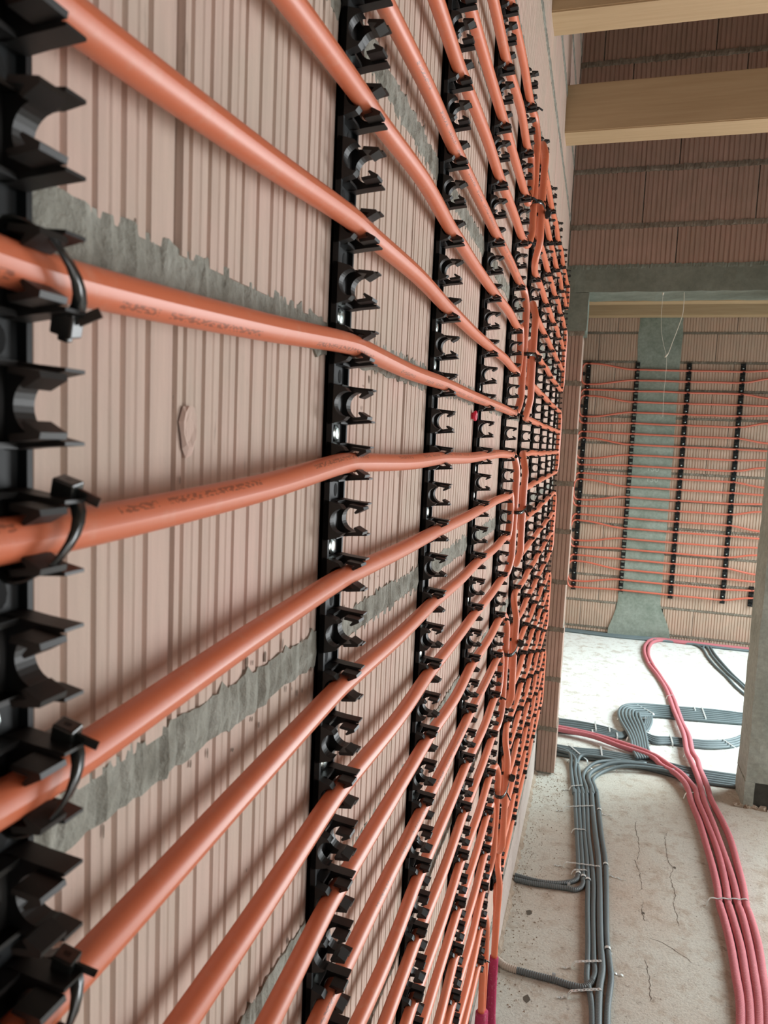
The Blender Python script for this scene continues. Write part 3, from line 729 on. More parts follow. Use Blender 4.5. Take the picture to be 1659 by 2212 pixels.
for (a, b, yb) in [(0, 1, -.038)]+[x for q in range(5) for x in ((2+4*q, 5+4*q, -.040), (3+4*q, 4+4*q, -.030))]:
    z0, z1 = endsL[a], endsL[b]; h = (z0-z1)/2; x0 = FR[0][0]-.015; pts = [(x0, FYp, z0)]
    for t in range(1, 12):
        an = math.pi*t/12; pts.append((x0-math.sin(an)**.8*(.052 if h > .12 else .045), FYp-.008*math.sin(an), (z0+z1)/2+h*math.copysign(abs(math.cos(an))**.75, math.cos(an))))
    pts.append((x0, FYp, z1)); pipe_mesh('pipe_bend', pts, pf, M_PIPEF, .012, 8)
for a in range(0, 22, 2):
    z0, z1 = fz[a]+{0: -.04, 1: -.008, 2: .008, 3: .04}[(a-2) % 4], fz[a+1]+{0: -.04, 1: -.008, 2: .008, 3: .04}[(a-1) % 4]
    h = (z0-z1)/2; pts = [(2.05+math.sin(math.pi*t/8)*.05, FYp, (z0+z1)/2+h*math.cos(math.pi*t/8)) for t in range(9)]
    pipe_mesh('pipe_bend', pts, pf, M_PIPEF, .02, 8)
for k, z in enumerate([(endsL[2+4*q]+endsL[5+4*q])/2+.0 for q in range(5)]+[(endsL[0]+endsL[1])/2]):
    o = MB().box((-.012, -.016, -.016), (.010, .006, .016)).box((-.018, -.010, -.005), (.014, .003, .005)).build('spacer_block', M_BLACK); o.location = (.028, GY-.006, z)
    tag(o, 'small black spacer block on the far wall inside the %s pipe loop' % ['second', 'third', 'fourth', 'fifth', 'lowest', 'top'][k], 'spacer', 'black spacer blocks in the far wall bends')
# ------------------------------------------------------------------ floor services
D = json.loads('''{"near":[[[0.101,4.263,-1.79],[0.159,4.238,-1.79],[0.187,4.184,-1.79],[0.194,4.07,-1.79],[0.208,3.893,-1.79],[0.223,3.747,-1.79],[0.224,3.797,-1.79],[0.234,3.594,-1.79],[0.248,3.349,-1.79],[0.26,3.134,-1.79],[0.263,3.029,-1.79],[0.259,2.987,-1.79],[0.24,2.96,-1.79],[0.203,2.934,-1.79],[0.137,2.913,-1.79],[0.069,2.913,-1.79],[-0.001,2.92,-1.79]],[[0.103,4.232,-1.79],[0.176,4.21,-1.79],[0.211,4.154,-1.79],[0.217,4.041,-1.79],[0.23,3.902,-1.79],[0.246,3.756,-1.79],[0.242,3.804,-1.79],[0.251,3.6,-1.79],[0.264,3.355,-1.79],[0.276,3.14,-1.79],[0.283,3.011,-1.79],[0.284,2.962,-1.79],[0.274,2.927,-1.79],[0.251,2.905,-1.79],[0.218,2.904,-1.79],[0.152,2.895,-1.79],[0.078,2.888,-1.79],[0.002,2.891,-1.79]],[[0.46,4.215,-1.79],[0.329,4.226,-1.79],[0.247,4.208,-1.79],[0.227,4.151,-1.79],[0.236,4.048,-1.79],[0.249,3.909,-1.79],[0.267,3.765,-1.79],[0.262,3.812,-1.79],[0.271,3.608,-1.79],[0.281,3.362,-1.79],[0.295,3.147,-1.79],[0.302,2.981,-1.79],[0.304,2.785,-1.79],[0.309,2.585,-1.79],[0.309,2.493,-1.79],[0.308,2.408,-1.79],[0.318,2.347,-1.79],[0.326,2.274,-1.79],[0.327,2.175,-1.79]],[[0.598,4.232,-1.79],[0.414,4.197,-1.79],[0.322,4.131,-1.79],[0.273,4.045,-1.79],[0.262,3.967,-1.79],[0.277,3.868,-1.79],[0.289,3.773,-1.79],[0.283,3.82,-1.79],[0.29,3.615,-1.79],[0.298,3.368,-1.79],[0.314,3.155,-1.79],[0.325,2.965,-1.79],[0.325,2.792,-1.79],[0.328,2.591,-1.79],[0.33,2.501,-1.79],[0.334,2.442,-1.79],[0.323,2.393,-1.79],[0.299,2.363,-1.79],[0.259,2.358,-1.79],[0.203,2.364,-1.79],[0.148,2.365,-1.79],[0.08,2.368,-1.79],[0.039,2.375,-1.79],[0.001,2.395,-1.79]],[[0.743,4.192,-1.789],[0.566,4.206,-1.788],[0.421,4.166,-1.788],[0.337,4.095,-1.788],[0.293,4.012,-1.788],[0.291,3.939,-1.788],[0.306,3.859,-1.788],[0.314,3.779,-1.788],[0.308,3.827,-1.788],[0.315,3.622,-1.788],[0.329,3.377,-1.788],[0.343,3.162,-1.788],[0.348,2.971,-1.789],[0.349,2.798,-1.788],[0.352,2.598,-1.788],[0.357,2.465,-1.788],[0.349,2.38,-1.788],[0.346,2.301,-1.789],[0.345,2.18,-1.789]],[[0.812,4.15,-1.79],[0.639,4.182,-1.79],[0.474,4.148,-1.79],[0.382,4.089,-1.79],[0.326,4.002,-1.79],[0.312,3.943,-1.79],[0.324,3.87,-1.79],[0.333,3.79,-1.79],[0.332,3.84,-1.79],[0.345,3.602,-1.79],[0.357,3.375,-1.79],[0.372,3.177,-1.79],[0.375,2.984,-1.79],[0.374,2.81,-1.79],[0.375,2.608,-1.79],[0.382,2.52,-1.79],[0.386,2.436,-1.79],[0.379,2.353,-1.79],[0.373,2.276,-1.79],[0.37,2.191,-1.79]]],"runD":[[[0.075,4.36,-1.79],[0.207,4.342,-1.79],[0.352,4.365,-1.79],[0.527,4.359,-1.79],[0.681,4.344,-1.79],[0.829,4.309,-1.79],[0.976,4.307,-1.79],[1.166,4.324,-1.79]],[[0.076,4.332,-1.79],[0.208,4.317,-1.79],[0.352,4.338,-1.79],[0.526,4.332,-1.79],[0.679,4.313,-1.79],[0.825,4.277,-1.79],[0.972,4.276,-1.79],[1.161,4.293,-1.79]],[[0.078,4.305,-1.79],[0.209,4.292,-1.79],[0.352,4.311,-1.79],[0.525,4.305,-1.79],[0.676,4.283,-1.79],[0.822,4.246,-1.79],[0.967,4.245,-1.79],[1.155,4.262,-1.79]],[[0.08,4.277,-1.79],[0.209,4.267,-1.79],[0.352,4.284,-1.79],[0.524,4.278,-1.79],[0.674,4.253,-1.79],[0.819,4.215,-1.79],[0.963,4.214,-1.79],[1.149,4.231,-1.79]],[[0.081,4.25,-1.79],[0.21,4.243,-1.79],[0.352,4.257,-1.79],[0.523,4.252,-1.79],[0.672,4.223,-1.79],[0.815,4.184,-1.79],[0.959,4.184,-1.79],[1.144,4.201,-1.79]],[[0.083,4.224,-1.79],[0.211,4.218,-1.79],[0.352,4.231,-1.79],[0.522,4.226,-1.79],[0.67,4.194,-1.79],[0.812,4.154,-1.79],[0.954,4.154,-1.79],[1.138,4.171,-1.79]]],"runB":[[[0.04,4.769,-1.79],[0.193,4.786,-1.79],[0.326,4.77,-1.79],[0.422,4.737,-1.79],[0.472,4.693,-1.79],[0.5,4.733,-1.79],[0.505,4.797,-1.79],[0.494,4.868,-1.79]],[[0.043,4.723,-1.79],[0.194,4.745,-1.79],[0.326,4.737,-1.79],[0.421,4.713,-1.79],[0.472,4.678,-1.79],[0.504,4.725,-1.79],[0.508,4.798,-1.79],[0.497,4.87,-1.79]],[[0.046,4.678,-1.79],[0.195,4.705,-1.79],[0.326,4.705,-1.79],[0.421,4.688,-1.79],[0.471,4.664,-1.79],[0.507,4.717,-1.79],[0.51,4.799,-1.79],[0.499,4.871,-1.79]],[[0.049,4.634,-1.79],[0.197,4.666,-1.79],[0.326,4.673,-1.79],[0.42,4.664,-1.79],[0.471,4.649,-1.79],[0.51,4.708,-1.79],[0.513,4.8,-1.79],[0.502,4.872,-1.79]],[[0.052,4.59,-1.79],[0.198,4.627,-1.79],[0.327,4.642,-1.79],[0.42,4.64,-1.79],[0.471,4.635,-1.79],[0.513,4.7,-1.79],[0.515,4.801,-1.79],[0.505,4.873,-1.79]],[[0.054,4.548,-1.79],[0.199,4.589,-1.79],[0.327,4.611,-1.79],[0.42,4.616,-1.79],[0.47,4.621,-1.79],[0.516,4.692,-1.79],[0.518,4.802,-1.79],[0.507,4.874,-1.79]]],"runA":[[[1.362,5.396,-1.79],[1.128,5.39,-1.79],[0.904,5.353,-1.79],[0.715,5.325,-1.79],[0.58,5.256,-1.79],[0.502,5.158,-1.79],[0.469,5.037,-1.79],[0.47,4.911,-1.79],[0.491,4.779,-1.79],[0.515,4.656,-1.79],[0.529,4.536,-1.79],[0.533,4.407,-1.79],[0.551,4.291,-1.79]],[[1.356,5.362,-1.79],[1.122,5.351,-1.79],[0.9,5.313,-1.79],[0.713,5.286,-1.79],[0.579,5.214,-1.79],[0.518,5.142,-1.79],[0.49,5.035,-1.79],[0.492,4.92,-1.79],[0.511,4.787,-1.79],[0.532,4.663,-1.79],[0.544,4.542,-1.79],[0.547,4.413,-1.79],[0.565,4.297,-1.79]],[[1.35,5.33,-1.79],[1.117,5.311,-1.79],[0.896,5.274,-1.79],[0.71,5.247,-1.79],[0.577,5.173,-1.79],[0.534,5.126,-1.79],[0.512,5.033,-1.79],[0.513,4.929,-1.79],[0.532,4.796,-1.79],[0.549,4.67,-1.79],[0.559,4.548,-1.79],[0.562,4.419,-1.79],[0.579,4.303,-1.79]],[[1.344,5.297,-1.79],[1.111,5.273,-1.79],[0.892,5.236,-1.79],[0.708,5.208,-1.79],[0.575,5.132,-1.79],[0.55,5.11,-1.79],[0.534,5.031,-1.79],[0.535,4.938,-1.79],[0.552,4.804,-1.79],[0.566,4.677,-1.79],[0.574,4.554,-1.79],[0.576,4.425,-1.79],[0.593,4.309,-1.79]],[[1.338,5.265,-1.79],[1.106,5.235,-1.79],[0.888,5.198,-1.79],[0.705,5.17,-1.79],[0.573,5.092,-1.79],[0.566,5.095,-1.79],[0.555,5.029,-1.79],[0.557,4.947,-1.79],[0.572,4.812,-1.79],[0.583,4.684,-1.79],[0.589,4.56,-1.79],[0.591,4.431,-1.79],[0.608,4.314,-1.79]],[[1.332,5.233,-1.79],[1.101,5.197,-1.79],[0.884,5.16,-1.79],[0.703,5.133,-1.79],[0.572,5.053,-1.79],[0.582,5.079,-1.79],[0.577,5.028,-1.79],[0.578,4.956,-1.79],[0.592,4.821,-1.79],[0.6,4.691,-1.79],[0.604,4.566,-1.79],[0.605,4.436,-1.79],[0.622,4.32,-1.79]],[[1.326,5.202,-1.79],[1.096,5.16,-1.79],[0.881,5.123,-1.79],[0.7,5.096,-1.79],[0.57,5.014,-1.79],[0.597,5.064,-1.79],[0.598,5.026,-1.79],[0.6,4.965,-1.79],[0.612,4.829,-1.79],[0.617,4.698,-1.79],[0.619,4.573,-1.79],[0.62,4.442,-1.79],[0.636,4.326,-1.79]]],"runC":[[[0.677,5.078,-1.79],[0.673,4.983,-1.79],[0.647,4.844,-1.79],[0.627,4.757,-1.79],[0.675,4.715,-1.79],[0.751,4.735,-1.79],[0.876,4.751,-1.79],[0.985,4.773,-1.79],[1.089,4.823,-1.79],[1.165,4.894,-1.79],[1.257,5.004,-1.79]],[[0.665,5.073,-1.79],[0.661,4.978,-1.79],[0.636,4.839,-1.79],[0.62,4.744,-1.79],[0.673,4.681,-1.79],[0.748,4.703,-1.79],[0.872,4.717,-1.79],[0.98,4.736,-1.79],[1.083,4.786,-1.79],[1.158,4.851,-1.79],[1.249,4.957,-1.79]],[[0.652,5.067,-1.79],[0.648,4.972,-1.79],[0.625,4.834,-1.79],[0.612,4.732,-1.79],[0.67,4.648,-1.79],[0.746,4.672,-1.79],[0.869,4.684,-1.79],[0.975,4.701,-1.79],[1.078,4.75,-1.79],[1.151,4.809,-1.79],[1.241,4.911,-1.79]],[[0.639,5.062,-1.79],[0.635,4.967,-1.79],[0.613,4.83,-1.79],[0.605,4.719,-1.79],[0.668,4.615,-1.79],[0.743,4.642,-1.79],[0.865,4.651,-1.79],[0.971,4.666,-1.79],[1.073,4.714,-1.79],[1.145,4.768,-1.79],[1.233,4.866,-1.79]]],"runG":[[[1.143,7.244,-1.79],[1.2,7.208,-1.79],[1.242,7.101,-1.79],[1.254,6.819,-1.79],[1.279,6.545,-1.79],[1.324,6.264,-1.79],[1.354,6.003,-1.79],[1.409,5.76,-1.79]],[[1.251,7.12,-1.79],[1.277,7.219,-1.79],[1.295,7.141,-1.79],[1.3,6.863,-1.79],[1.346,6.411,-1.79],[1.39,6.162,-1.79],[1.438,5.87,-1.79]],[[1.302,7.144,-1.79],[1.298,7.254,-1.79],[1.317,7.212,-1.79],[1.331,6.925,-1.79],[1.377,6.405,-1.79],[1.416,6.137,-1.79],[1.459,5.929,-1.79]]],"runF":[[[-0.05,7.267,-1.788],[0.246,7.246,-1.788],[0.47,7.24,-1.788],[0.768,7.272,-1.788],[1.024,7.301,-1.788],[1.392,7.275,-1.788],[1.753,7.282,-1.788]],[[-0.047,7.209,-1.788],[0.247,7.189,-1.788],[0.469,7.178,-1.788],[0.764,7.204,-1.788],[1.018,7.239,-1.788],[1.382,7.203,-1.788],[1.739,7.211,-1.788]]],"red":[[[-0.007,4.553,-1.786],[0.093,4.54,-1.786],[0.285,4.514,-1.786],[0.449,4.425,-1.786],[0.63,4.328,-1.786],[0.677,4.228,-1.786],[0.74,4.153,-1.786],[0.776,4.057,-1.786],[0.789,3.971,-1.786],[0.793,3.893,-1.786],[0.807,3.687,-1.786],[0.811,3.51,-1.786],[0.813,3.3,-1.785],[0.81,3.113,-1.786],[0.802,3.005,-1.786],[0.804,2.922,-1.786],[0.803,2.754,-1.785],[0.794,2.59,-1.786],[0.784,2.443,-1.786],[0.772,2.32,-1.786]],[[-0.01,4.594,-1.786],[0.104,4.576,-1.785],[0.302,4.537,-1.786],[0.482,4.465,-1.786],[0.643,4.358,-1.785],[0.721,4.246,-1.786],[0.772,4.165,-1.786],[0.805,4.062,-1.786],[0.825,3.985,-1.786],[0.827,3.906,-1.786],[0.84,3.7,-1.786],[0.851,3.525,-1.786],[0.853,3.315,-1.786],[0.845,3.126,-1.786],[0.836,3.017,-1.786],[0.837,2.934,-1.786],[0.837,2.766,-1.786],[0.825,2.601,-1.786],[0.812,2.453,-1.786],[0.799,2.33,-1.786]],[[2.003,8.324,-1.786],[1.817,7.897,-1.786],[1.665,7.608,-1.786],[1.566,7.458,-1.786],[1.278,7.348,-1.786],[1.049,7.303,-1.786],[0.897,7.302,-1.786],[0.812,7.206,-1.786],[0.745,6.975,-1.786],[0.723,6.719,-1.786],[0.74,6.334,-1.786],[0.788,6.028,-1.786],[0.824,5.687,-1.786],[0.831,5.434,-1.785],[0.832,5.144,-1.786],[0.84,4.957,-1.786],[0.846,4.746,-1.785],[0.837,4.478,-1.786],[0.843,4.374,-1.786],[0.852,4.228,-1.785],[0.856,4.096,-1.786],[0.855,3.987,-1.786],[0.857,3.918,-1.786],[0.868,3.711,-1.786],[0.874,3.534,-1.786],[0.88,3.279,-1.786],[0.879,3.13,-1.786],[0.873,3.023,-1.786],[0.874,2.947,-1.785],[0.869,2.778,-1.786],[0.856,2.612,-1.786],[0.841,2.463,-1.786],[0.825,2.338,-1.786]],[[1.976,8.184,-1.786],[1.815,7.78,-1.786],[1.68,7.549,-1.786],[1.57,7.406,-1.786],[1.269,7.275,-1.786],[1.081,7.249,-1.786],[0.918,7.235,-1.786],[0.829,7.14,-1.786],[0.774,6.914,-1.786],[0.753,6.594,-1.786],[0.772,6.32,-1.786],[0.809,6.03,-1.786],[0.847,5.698,-1.786],[0.859,5.477,-1.786],[0.858,5.169,-1.785],[0.859,4.981,-1.786],[0.876,4.758,-1.786],[0.869,4.491,-1.786],[0.881,4.39,-1.786],[0.88,4.239,-1.786],[0.888,4.109,-1.786],[0.889,3.994,-1.786],[0.892,3.931,-1.786],[0.917,3.729,-1.786],[0.926,3.543,-1.786],[0.92,3.312,-1.786],[0.912,3.142,-1.786],[0.903,3.03,-1.786],[0.904,2.958,-1.786],[0.9,2.789,-1.785],[0.883,2.622,-1.786],[0.867,2.472,-1.786],[0.85,2.347,-1.786]]],"strap":[[[0.172,4.145,-1.8],[0.316,4.061,-1.8]],[[0.195,3.803,-1.8],[0.273,3.846,-1.8]],[[0.175,3.564,-1.8],[0.33,3.637,-1.8]],[[0.222,3.365,-1.8],[0.295,3.382,-1.8]],[[0.198,3.071,-1.8],[0.361,3.093,-1.8]],[[0.234,3.023,-1.8],[0.307,3.047,-1.8]],[[0.256,2.455,-1.8],[0.367,2.5,-1.8]],[[0.248,2.31,-1.8],[0.364,2.361,-1.8]]],"strapfar":[[[0.317,4.829,-1.8],[0.325,4.657,-1.8]],[[0.403,4.773,-1.8],[0.408,4.668,-1.8]],[[0.3,4.676,-1.8],[0.306,4.594,-1.8]],[[0.449,4.684,-1.8],[0.452,4.592,-1.8]],[[0.166,4.363,-1.8],[0.285,4.164,-1.8]],[[0.353,4.422,-1.8],[0.362,4.203,-1.8]],[[0.976,5.403,-1.8],[0.979,5.297,-1.8]],[[1.03,5.417,-1.8],[1.027,5.153,-1.8]],[[0.77,4.789,-1.8],[0.772,4.611,-1.8]],[[1.061,4.862,-1.8],[1.14,4.687,-1.8]],[[0.437,4.186,-1.8],[0.437,4.114,-1.8]],[[0.458,4.951,-1.8],[0.658,5.008,-1.8]],[[0.493,4.805,-1.8],[0.663,4.754,-1.8]],[[0.506,4.614,-1.8],[0.658,4.781,-1.8]],[[0.526,4.57,-1.8],[0.646,4.59,-1.8]],[[0.582,5.285,-1.8],[0.7,5.107,-1.8]]],"clipn":[[[0.346,3.613,-1.8]],[[0.373,3.129,-1.8]],[[0.376,2.578,-1.8]],[[0.201,2.374,-1.8]],[[0.228,2.919,-1.8]],[[0.263,3.02,-1.8]],[[0.284,3.003,-1.8]],[[0.302,2.987,-1.8]]],"loose":[[[0.358,3.596,-1.8],[0.407,3.605,-1.8]],[[0.386,3.073,-1.8],[0.451,3.058,-1.8]],[[0.394,2.477,-1.8],[0.427,2.475,-1.8]]],"redtie":[[[0.764,3.93,-1.8],[0.791,3.946,-1.8],[0.897,4.001,-1.8]],[[0.754,3.002,-1.8],[0.788,3.005,-1.8],[0.921,3.054,-1.8]]],"redtiefar":[[[0.726,6.344,-1.8],[0.762,6.386,-1.8]],[[0.807,5.522,-1.8],[0.868,5.568,-1.8]],[[0.82,4.988,-1.8],[0.873,5.026,-1.8]],[[0.819,4.484,-1.8],[0.874,4.511,-1.8]],[[0.441,4.475,-1.8],[0.46,4.455,-1.8]],[[0.622,4.343,-1.8],[0.646,4.389,-1.8]],[[1.045,7.386,-1.8],[1.068,7.331,-1.8]],[[1.567,7.536,-1.8],[1.588,7.45,-1.8]]],"crack":[[[0.519,3.594,-1.8],[0.51,3.516,-1.8],[0.519,3.425,-1.8],[0.518,3.32,-1.8],[0.507,3.245,-1.8]],[[0.653,3.538,-1.8],[0.641,3.487,-1.8],[0.638,3.38,-1.8],[0.638,3.266,-1.8],[0.652,3.231,-1.8],[0.637,3.173,-1.8],[0.637,3.097,-1.8],[0.643,3.039,-1.8],[0.63,2.964,-1.8],[0.636,2.879,-1.8],[0.638,2.822,-1.8]],[[0.524,2.715,-1.8],[0.57,2.703,-1.8],[0.608,2.674,-1.8],[0.645,2.646,-1.8],[0.662,2.625,-1.8]],[[0.515,2.934,-1.8],[0.507,2.864,-1.8],[0.515,2.813,-1.8]],[[0.505,2.587,-1.8],[0.511,2.494,-1.8],[0.51,2.389,-1.8]],[[0.493,3.239,-1.8],[0.513,3.139,-1.8],[0.511,3.014,-1.8]]],"hole":[[[0.09,2.708,-1.8]],[[0.123,2.26,-1.8]],[[0.511,2.859,-1.8]],[[0.659,3.237,-1.8]]]}''')
def ribbed(name, P, r, m, parent, pitch=.0075, n=12):
    P = smooth_path(P, pitch/4); k = np.arange(len(P)) % 4
    rad = np.where((k == 0) | (k == 1), r, r*.84); V, F, uv = tube_geo(P, rad, n); return mesh(name, V, F, m, parent, True, uv)
nl = ['grey corrugated conduit leftmost of the near bundle, turning off to the wall', 'grey corrugated conduit second in the near bundle, turning off to the wall',
      'grey corrugated conduit third from the left in the near bundle, running to the bottom edge', 'grey corrugated conduit leaving the near bundle for the wall through a beige sleeve',
      'thick grey corrugated conduit in the middle of the bundle at the bottom edge', 'grey corrugated conduit rightmost of the near bundle']
for i, P in enumerate(D['near']):
    P = [np.array(p) for p in P]
    for k in range(3 if i < 2 else 4): P[k][2] += .0205 if k < (3 if i < 2 else 3) else .006
    e = tag(empty('conduit', (0, 0, 0)), nl[i], 'conduit', 'grey conduits along the near floor')
    if i in (0, 1):
        P[-1][0] = max(P[-1][0], .012)
        tube('conduit_length', smooth_path(P[:-6], .02), .0098, M_COND, e, 12); ribbed('ribbed_length', P[-7:], .0105, M_CONDR, e)
    elif i == 3:
        tube('conduit_length', smooth_path(P[:-7], .02), .0098, M_COND, e, 12); ribbed('ribbed_length', P[-8:-2], .0115, M_CONDR, e)
        q = P[-3:]; q[-1][0] = max(q[-1][0], .012); o = ribbed('coupling', q, .0125, M_BEIGE, e); o['label'] = 'beige ribbed end sleeve'
        a = P[-2]; 
    else:
        P[-1] = P[-1]+np.array((0, -.6, 0)); tube('conduit_length', smooth_path(P, .02), .0118 if i == 4 else .0098, M_COND, e, 12)
def run(key, labs, group, r=.0098, ext=None, zst=0, n=8, lift=None):
    for i, P in enumerate(D[key]):
        P = [np.array(p) for p in P]
        if ext: P = ext(P, i)
        for p in P: p[2] += zst
        if lift: P = lift(P, i)
        o = tube('conduit', smooth_path(P, .03), r, M_COND, None, n); tag(o, labs[i] if isinstance(labs, list) else labs, 'conduit', group)
ordn = ['first', 'second', 'third', 'fourth', 'fifth', 'sixth', 'seventh']
def extD(P, i): P[0][0] = -.098; P.append(P[-1]+np.array((.35, .10, 0))); return P
run('runD', ['grey conduit crossing just behind the doorway, %s counted from the far side' % ordn[i] for i in range(6)], 'conduits crossing behind the doorway', ext=extD)
def extB(P, i):
    P[0][0] = -.098
    return P if i > 3 else P[:6]
run('runB', ['grey conduit coming from behind the jamb to the coil, %s counted from the far side' % ordn[i] for i in range(6)], 'conduits from the jamb to the coil', ext=extB)
def liftA(P, i):
    for k in range(6, len(P)): P[k][2] += .0205
    P[5][2] += .012
    return P
def extA(P, i): P.insert(0, P[0]+np.array((.4, .03, 0))); P[-1][2] += .0; return P
run('runA', ['grey conduit of the curved coil beyond the doorway, %s counted from its outer side' % ordn[i] for i in range(7)], 'conduits of the coil', ext=extA, zst=.001, lift=liftA)
def extC(P, i): P.append(P[-1]+np.array((.4, .12, 0))); return P
run('runC', ['grey conduit running right from the coil foot, %s counted from the far side' % ordn[i] for i in range(4)], 'conduits running right from the coil', ext=extC, zst=.0005)
def extG(P, i): P.append(P[-1]+np.array((.15, -.5, 0))); return P
run('runG', ['grey conduit slanting over the bright far floor, leftmost', 'grey conduit slanting over the bright far floor, middle', 'grey conduit slanting over the bright far floor, rightmost'], 'slanting conduits on the far floor', ext=extG)
def extF(P, i): P[0][0] = -.09; P.append(P[-1]+np.array((.5, .0, 0))); return P
run('runF', ['thick grey conduit along the foot of the far wall, wall side', 'thick grey conduit along the foot of the far wall, room side'], 'conduits along the far wall foot', r=.0125, ext=extF)
# red insulated tubes, pinched at every band
rl = ['red foam-insulated tube leftmost of the four at the bottom right', 'red foam-insulated tube second from the left, following the first to the jamb',
      'pink-red foam-insulated tube third of the four, going on to the far wall', 'pink-red foam-insulated tube rightmost of the four, bowing away from the third']
pinch = [np.array(p).mean(axis=0) for p in D['redtie']+D['redtiefar']]
for i, P in enumerate(D['red']):
    P = [np.array(p) for p in P]
    if i < 2: P[0][0] = -.098
    else: P.insert(0, P[0]+np.array((.10, .0, .0)))
    P[-1] = P[-1]+np.array((-.05, -.25, 0)); P.append(P[-1]+np.array((-.06, -.6, 0)))
    for p in P:
        p[1] = min(p[1], GY-.045-(.034 if i == 3 else 0)-(.0148))
        p[2] += .0215*max(0, min(1, (p[1]-3.88)/.12))*max(0, min(1, (5.3-p[1])/.2))
    if i > 1:
        for k, zz in ((0, .35), (1, .10), (2, .03)): P[k][2] += zz
    S = smooth_path(P, .012); S[:, 2] += .0008*np.sin(np.arange(len(S))*.2+i)
    d = np.min(np.stack([np.hypot(S[:, 0]-p[0]-(0 if k > 1 else 0), (S[:, 1]-p[1])*(1 if k > 1 else 1))*(1 if k > 1 else 0)+(0 if k > 1 else 1)*np.abs(S[:, 1]-p[1]) for k, p in enumerate(pinch)]), axis=0)
    r = .0148*(1-.20*np.exp(-(d/.010)**2))
    V, F, uv = tube_geo(S, r, 14); tag(mesh('insulated_tube', V, F, M_RED, None, True, uv), rl[i], 'insulated tube', 'red insulated tubes on the floor')
# bands over the conduits
def band(name, a, b, h, w, label, group, holes=True, sag=None, m=M_BAND, wav=0, nw=0, tails=.02):
    a = Vector(a); b = Vector(b); a.z = b.z = FZ; d = (b-a); L = d.length; d.normalize(); s = Vector((-d.y, d.x, 0))*(w/2); n = max(8, int(L/.006)); V = []; F = []
    for i in range(n+1):
        t = i/n; e = min(t, 1-t)*L; z = FZ+.0015+h*min(1, (e/.014))**.6+wav*abs(math.sin(t*math.pi*nw)) if h else FZ+.003+.002*math.sin(i*1.3)
        p = a+d*(L*t); 
        for k in (-1, -.35, .35, 1): V.append((p.x+s.x*k, p.y+s.y*k, z))
        for k in (-1, -.35, .35, 1): V.append((p.x+s.x*k, p.y+s.y*k, z-.0007))
    for i in range(n):
        for j in range(3):
            if holes and j == 1 and i % 2 == 1: continue
            F.append((i*8+j, (i+1)*8+j, (i+1)*8+j+1, i*8+j+1)); F.append((i*8+4+j, i*8+5+j, (i+1)*8+5+j, (i+1)*8+4+j))
        F.append((i*8, i*8+4, (i+1)*8+4, (i+1)*8)); F.append((i*8+3, (i+1)*8+3, (i+1)*8+7, i*8+7))
    o = mesh(name, V, F, m); return tag(o, label, 'fixing band', group)
sl = ['perforated metal band slanting over the head of the near conduit bundle', 'perforated metal band over the near bundle, first below its head', 'perforated metal band over the near bundle, second below its head',
      'short perforated metal band over the near bundle, above the wall turn-off', 'wide perforated metal band just above where two conduits turn to the wall', 'short perforated metal band right at the two turning conduits',
      'perforated metal band above the joining beige-sleeved conduit', 'perforated metal band nearest the bottom edge, below the joining conduit']
for i, (a, b) in enumerate(D['strap']):
    band('fixing_band', a, b, .0215, .010 if i > 5 else .008, sl[i], 'bands over the near conduit bundle', wav=.0018, nw=5)
    a = Vector(a); b = Vector(b); d = (a-b).normalized()
    if i in (1, 2, 4, 6, 7): band('fixing_band', a+d*.035, a+d*.004, 0, .008, 'loose perforated band end lying left of the near conduits, %s' % {1: 'topmost', 2: 'second from the top', 4: 'beside the wide band', 6: 'above the joining conduit', 7: 'nearest the bottom edge'}[i], 'loose band ends by the near bundle')
fs_ = ['left end of the conduits behind the jamb, near', 'conduits behind the jamb, middle', 'thick row edge by the jamb', 'curl where the jamb conduits meet the coil', 'crossing conduits at the jamb, slanting', 'crossing conduits, beside the slanting one', 'conduits right of the first pink tube crossing, short',
       'conduits right of the first pink tube crossing, long', 'conduits running right from the coil foot', 'conduits curving at the pillar', 'front conduit of the crossing bundle', 'top of the coil', 'waist of the coil', 'lower waist of the coil', 'foot of the coil', 'inner turn of the coil']
for i, (a, b) in enumerate(D['strapfar']): band('fixing_band', a, b, .0215, .009, 'thin metal band over the %s' % fs_[i], 'bands on the far conduits', holes=False)
for i, (a, b) in enumerate(D['loose']): band('fixing_band', a, b, 0, .008, 'loose perforated band end right of the near conduits, %s' % ['upper', 'middle', 'lower'][i], 'loose band ends')
cl_ = ['upper rightmost conduit', 'rightmost conduit beside the wide band', 'rightmost conduit low down', 'ribbed conduit with the beige sleeve', 'twin conduits going to the wall', 'first turning conduit', 'second turning conduit', 'third conduit of the near bundle']
for i, (p,) in enumerate(D['clipn']):
    hor = i in (3, 4); e = tag(empty('conduit_clip', (p[0], p[1], FZ)), 'grey saddle clip on the %s' % cl_[i], 'clip', 'saddle clips on conduits')
    pts = [(-.017, .0012), (-.0125, .0012), (-.0120, .012)]+[(-.0118*math.cos(R(15*j)), .012+.0118*math.sin(R(15*j))) for j in range(1, 12)]+[(.0120, .012), (.0125, .0012), (.017, .0012)]
    V = []; F = []
    for u, z in pts:
        for w_ in (-.006, .006):
            V.append((w_, u, z) if hor else (u, w_, z))
    for j in range(len(pts)-1): F.append((j*2, j*2+1, j*2+3, j*2+2))
    o = mesh('clip_strap', V, F, M_CLAMP if hor else M_BAND, e); sm = o.modifiers.new('thick', 'SOLIDIFY'); sm.thickness = .0012; sm.offset = 1
rt_ = ['upper band across the four red tubes', 'lower band across the four red tubes']
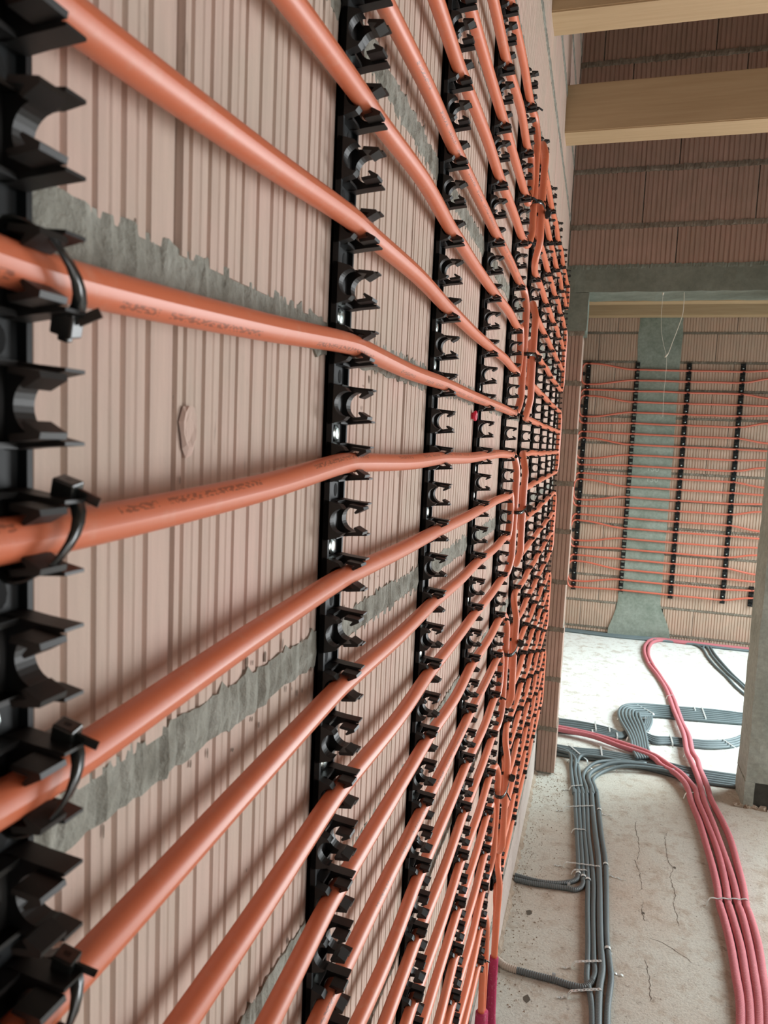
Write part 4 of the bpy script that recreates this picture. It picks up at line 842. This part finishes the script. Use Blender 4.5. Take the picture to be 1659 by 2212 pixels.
for i, P in enumerate(D['redtie']):
    a, b = P[0], P[-1]; band('fixing_band', a, b, .0265, .007, 'twisted silver %s' % rt_[i], 'bands over the red tubes', holes=False, wav=.004, nw=4)
ft_ = ['first bend of the pink tubes', 'pink tubes half way over the bright floor', 'pink tubes beside the coil', 'pink tubes above the crossing conduits', 'dark red tubes near the jamb', 'dark red tubes over the crossing conduits', 'red tubes at the far wall foot, left', 'red tubes at the far wall foot, right']
for i, (a, b) in enumerate(D['redtiefar']): band('fixing_band', a, b, .0275, .006, 'thin silver band on the %s' % ft_[i], 'bands on the far red tubes', holes=False)
# cracks, holes and crumbs in the screed
for i, P in enumerate(D['crack']):
    P = smooth_path(P, .012); V = []; F = []; rr = random.Random(i)
    for p in P:
        w_ = rr.uniform(.0004, .0014); j = rr.uniform(-.0035, .0035); V += [(p[0]-w_+j, p[1]-w_*.5, FZ+.0006), (p[0]+w_+j, p[1]+w_*.5, FZ+.0006)]
    for k in range(len(P)-1): F.append((k*2, k*2+1, k*2+3, k*2+2))
    mesh('crack', V, F, M_CRACK, fl)
for i, (p,) in enumerate(D['hole']):
    rr = random.Random(i+9); n = 9; r0 = [.014, .013, .006, .007][i]
    V = [(p[0]+r0*rr.uniform(.6, 1.2)*math.cos(2*math.pi*k/n), p[1]+r0*1.5*rr.uniform(.6, 1.2)*math.sin(2*math.pi*k/n), FZ+.0005) for k in range(n)]
    mesh('floor_pit', V, [tuple(range(n))], M_CRACK, fl)
V = []; F = []; rr = random.Random(21)
for i in range(900):
    q = rr.random()
    if q < .45: x, y = rr.uniform(.03, .2)*rr.random()+.02, rr.uniform(2.2, 3.95)
    elif q < .6: x, y = rr.gauss(.12, .05), rr.gauss(3.85, .12)
    elif q < .7: x, y = rr.gauss(1.0, .06), rr.gauss(3.8, .12)
    else: x, y = rr.uniform(.05, 1.1), rr.uniform(2.0, 4.2)
    if x < .02: continue
    s = rr.uniform(.0008, .0032)*(1.4 if q < .6 else .8); n = len(V)
    V += [(x-s, y, FZ), (x+s*.5, y-s, FZ), (x+s*.6, y+s, FZ), (x+rr.uniform(-.3, .3)*s, y, FZ+s*.9)]; F += [(n, n+1, n+3), (n+1, n+2, n+3), (n+2, n, n+3)]
tag(mesh('crumbs', V, F, M_SAND), 'sandy mortar crumbs scattered on the floor by the wall and jamb', 'debris', None, 'stuff')
# ------------------------------------------------------------------ string under the lintel
st = tag(empty('hanging_string', (.52, FY+.02, .764)), 'white cord knotted and hanging from the lintel in the doorway', 'string')
def loc(P): return [np.array(p)-np.array((.52, FY+.02, .764)) for p in P]
tube('cord', smooth_path(loc([(.570, FY+.02, .770), (.573, FY+.02, .72), (.572, FY+.02, .66), (.558, FY+.02, .60), (.535, FY+.02, .52), (.518, FY+.02, .462), (.506, FY+.02, .447)]), .01), .0016, M_STRING, st, 6)
tube('thread', smooth_path(loc([(.473, FY+.02, .766), (.473, FY+.02, .65), (.480, FY+.02, .57), (.497, FY+.02, .50), (.512, FY+.02, .452), (.516, FY+.02, .37), (.514, FY+.02, .27), (.518, FY+.02, .15)]), .02), .0006, M_STRING, st, 5)
tube('knot', loc([(.505, FY+.02, .446), (.512, FY+.02, .455), (.520, FY+.02, .466)]), [.002, .0036, .0022], M_STRING, st, 8)
tube('nail', loc([(.473, FY+.02, .775), (.473, FY+.02, .755), (.473, FY+.02, .750)]), [.005, .004, .001], M_STRING, st, 8)
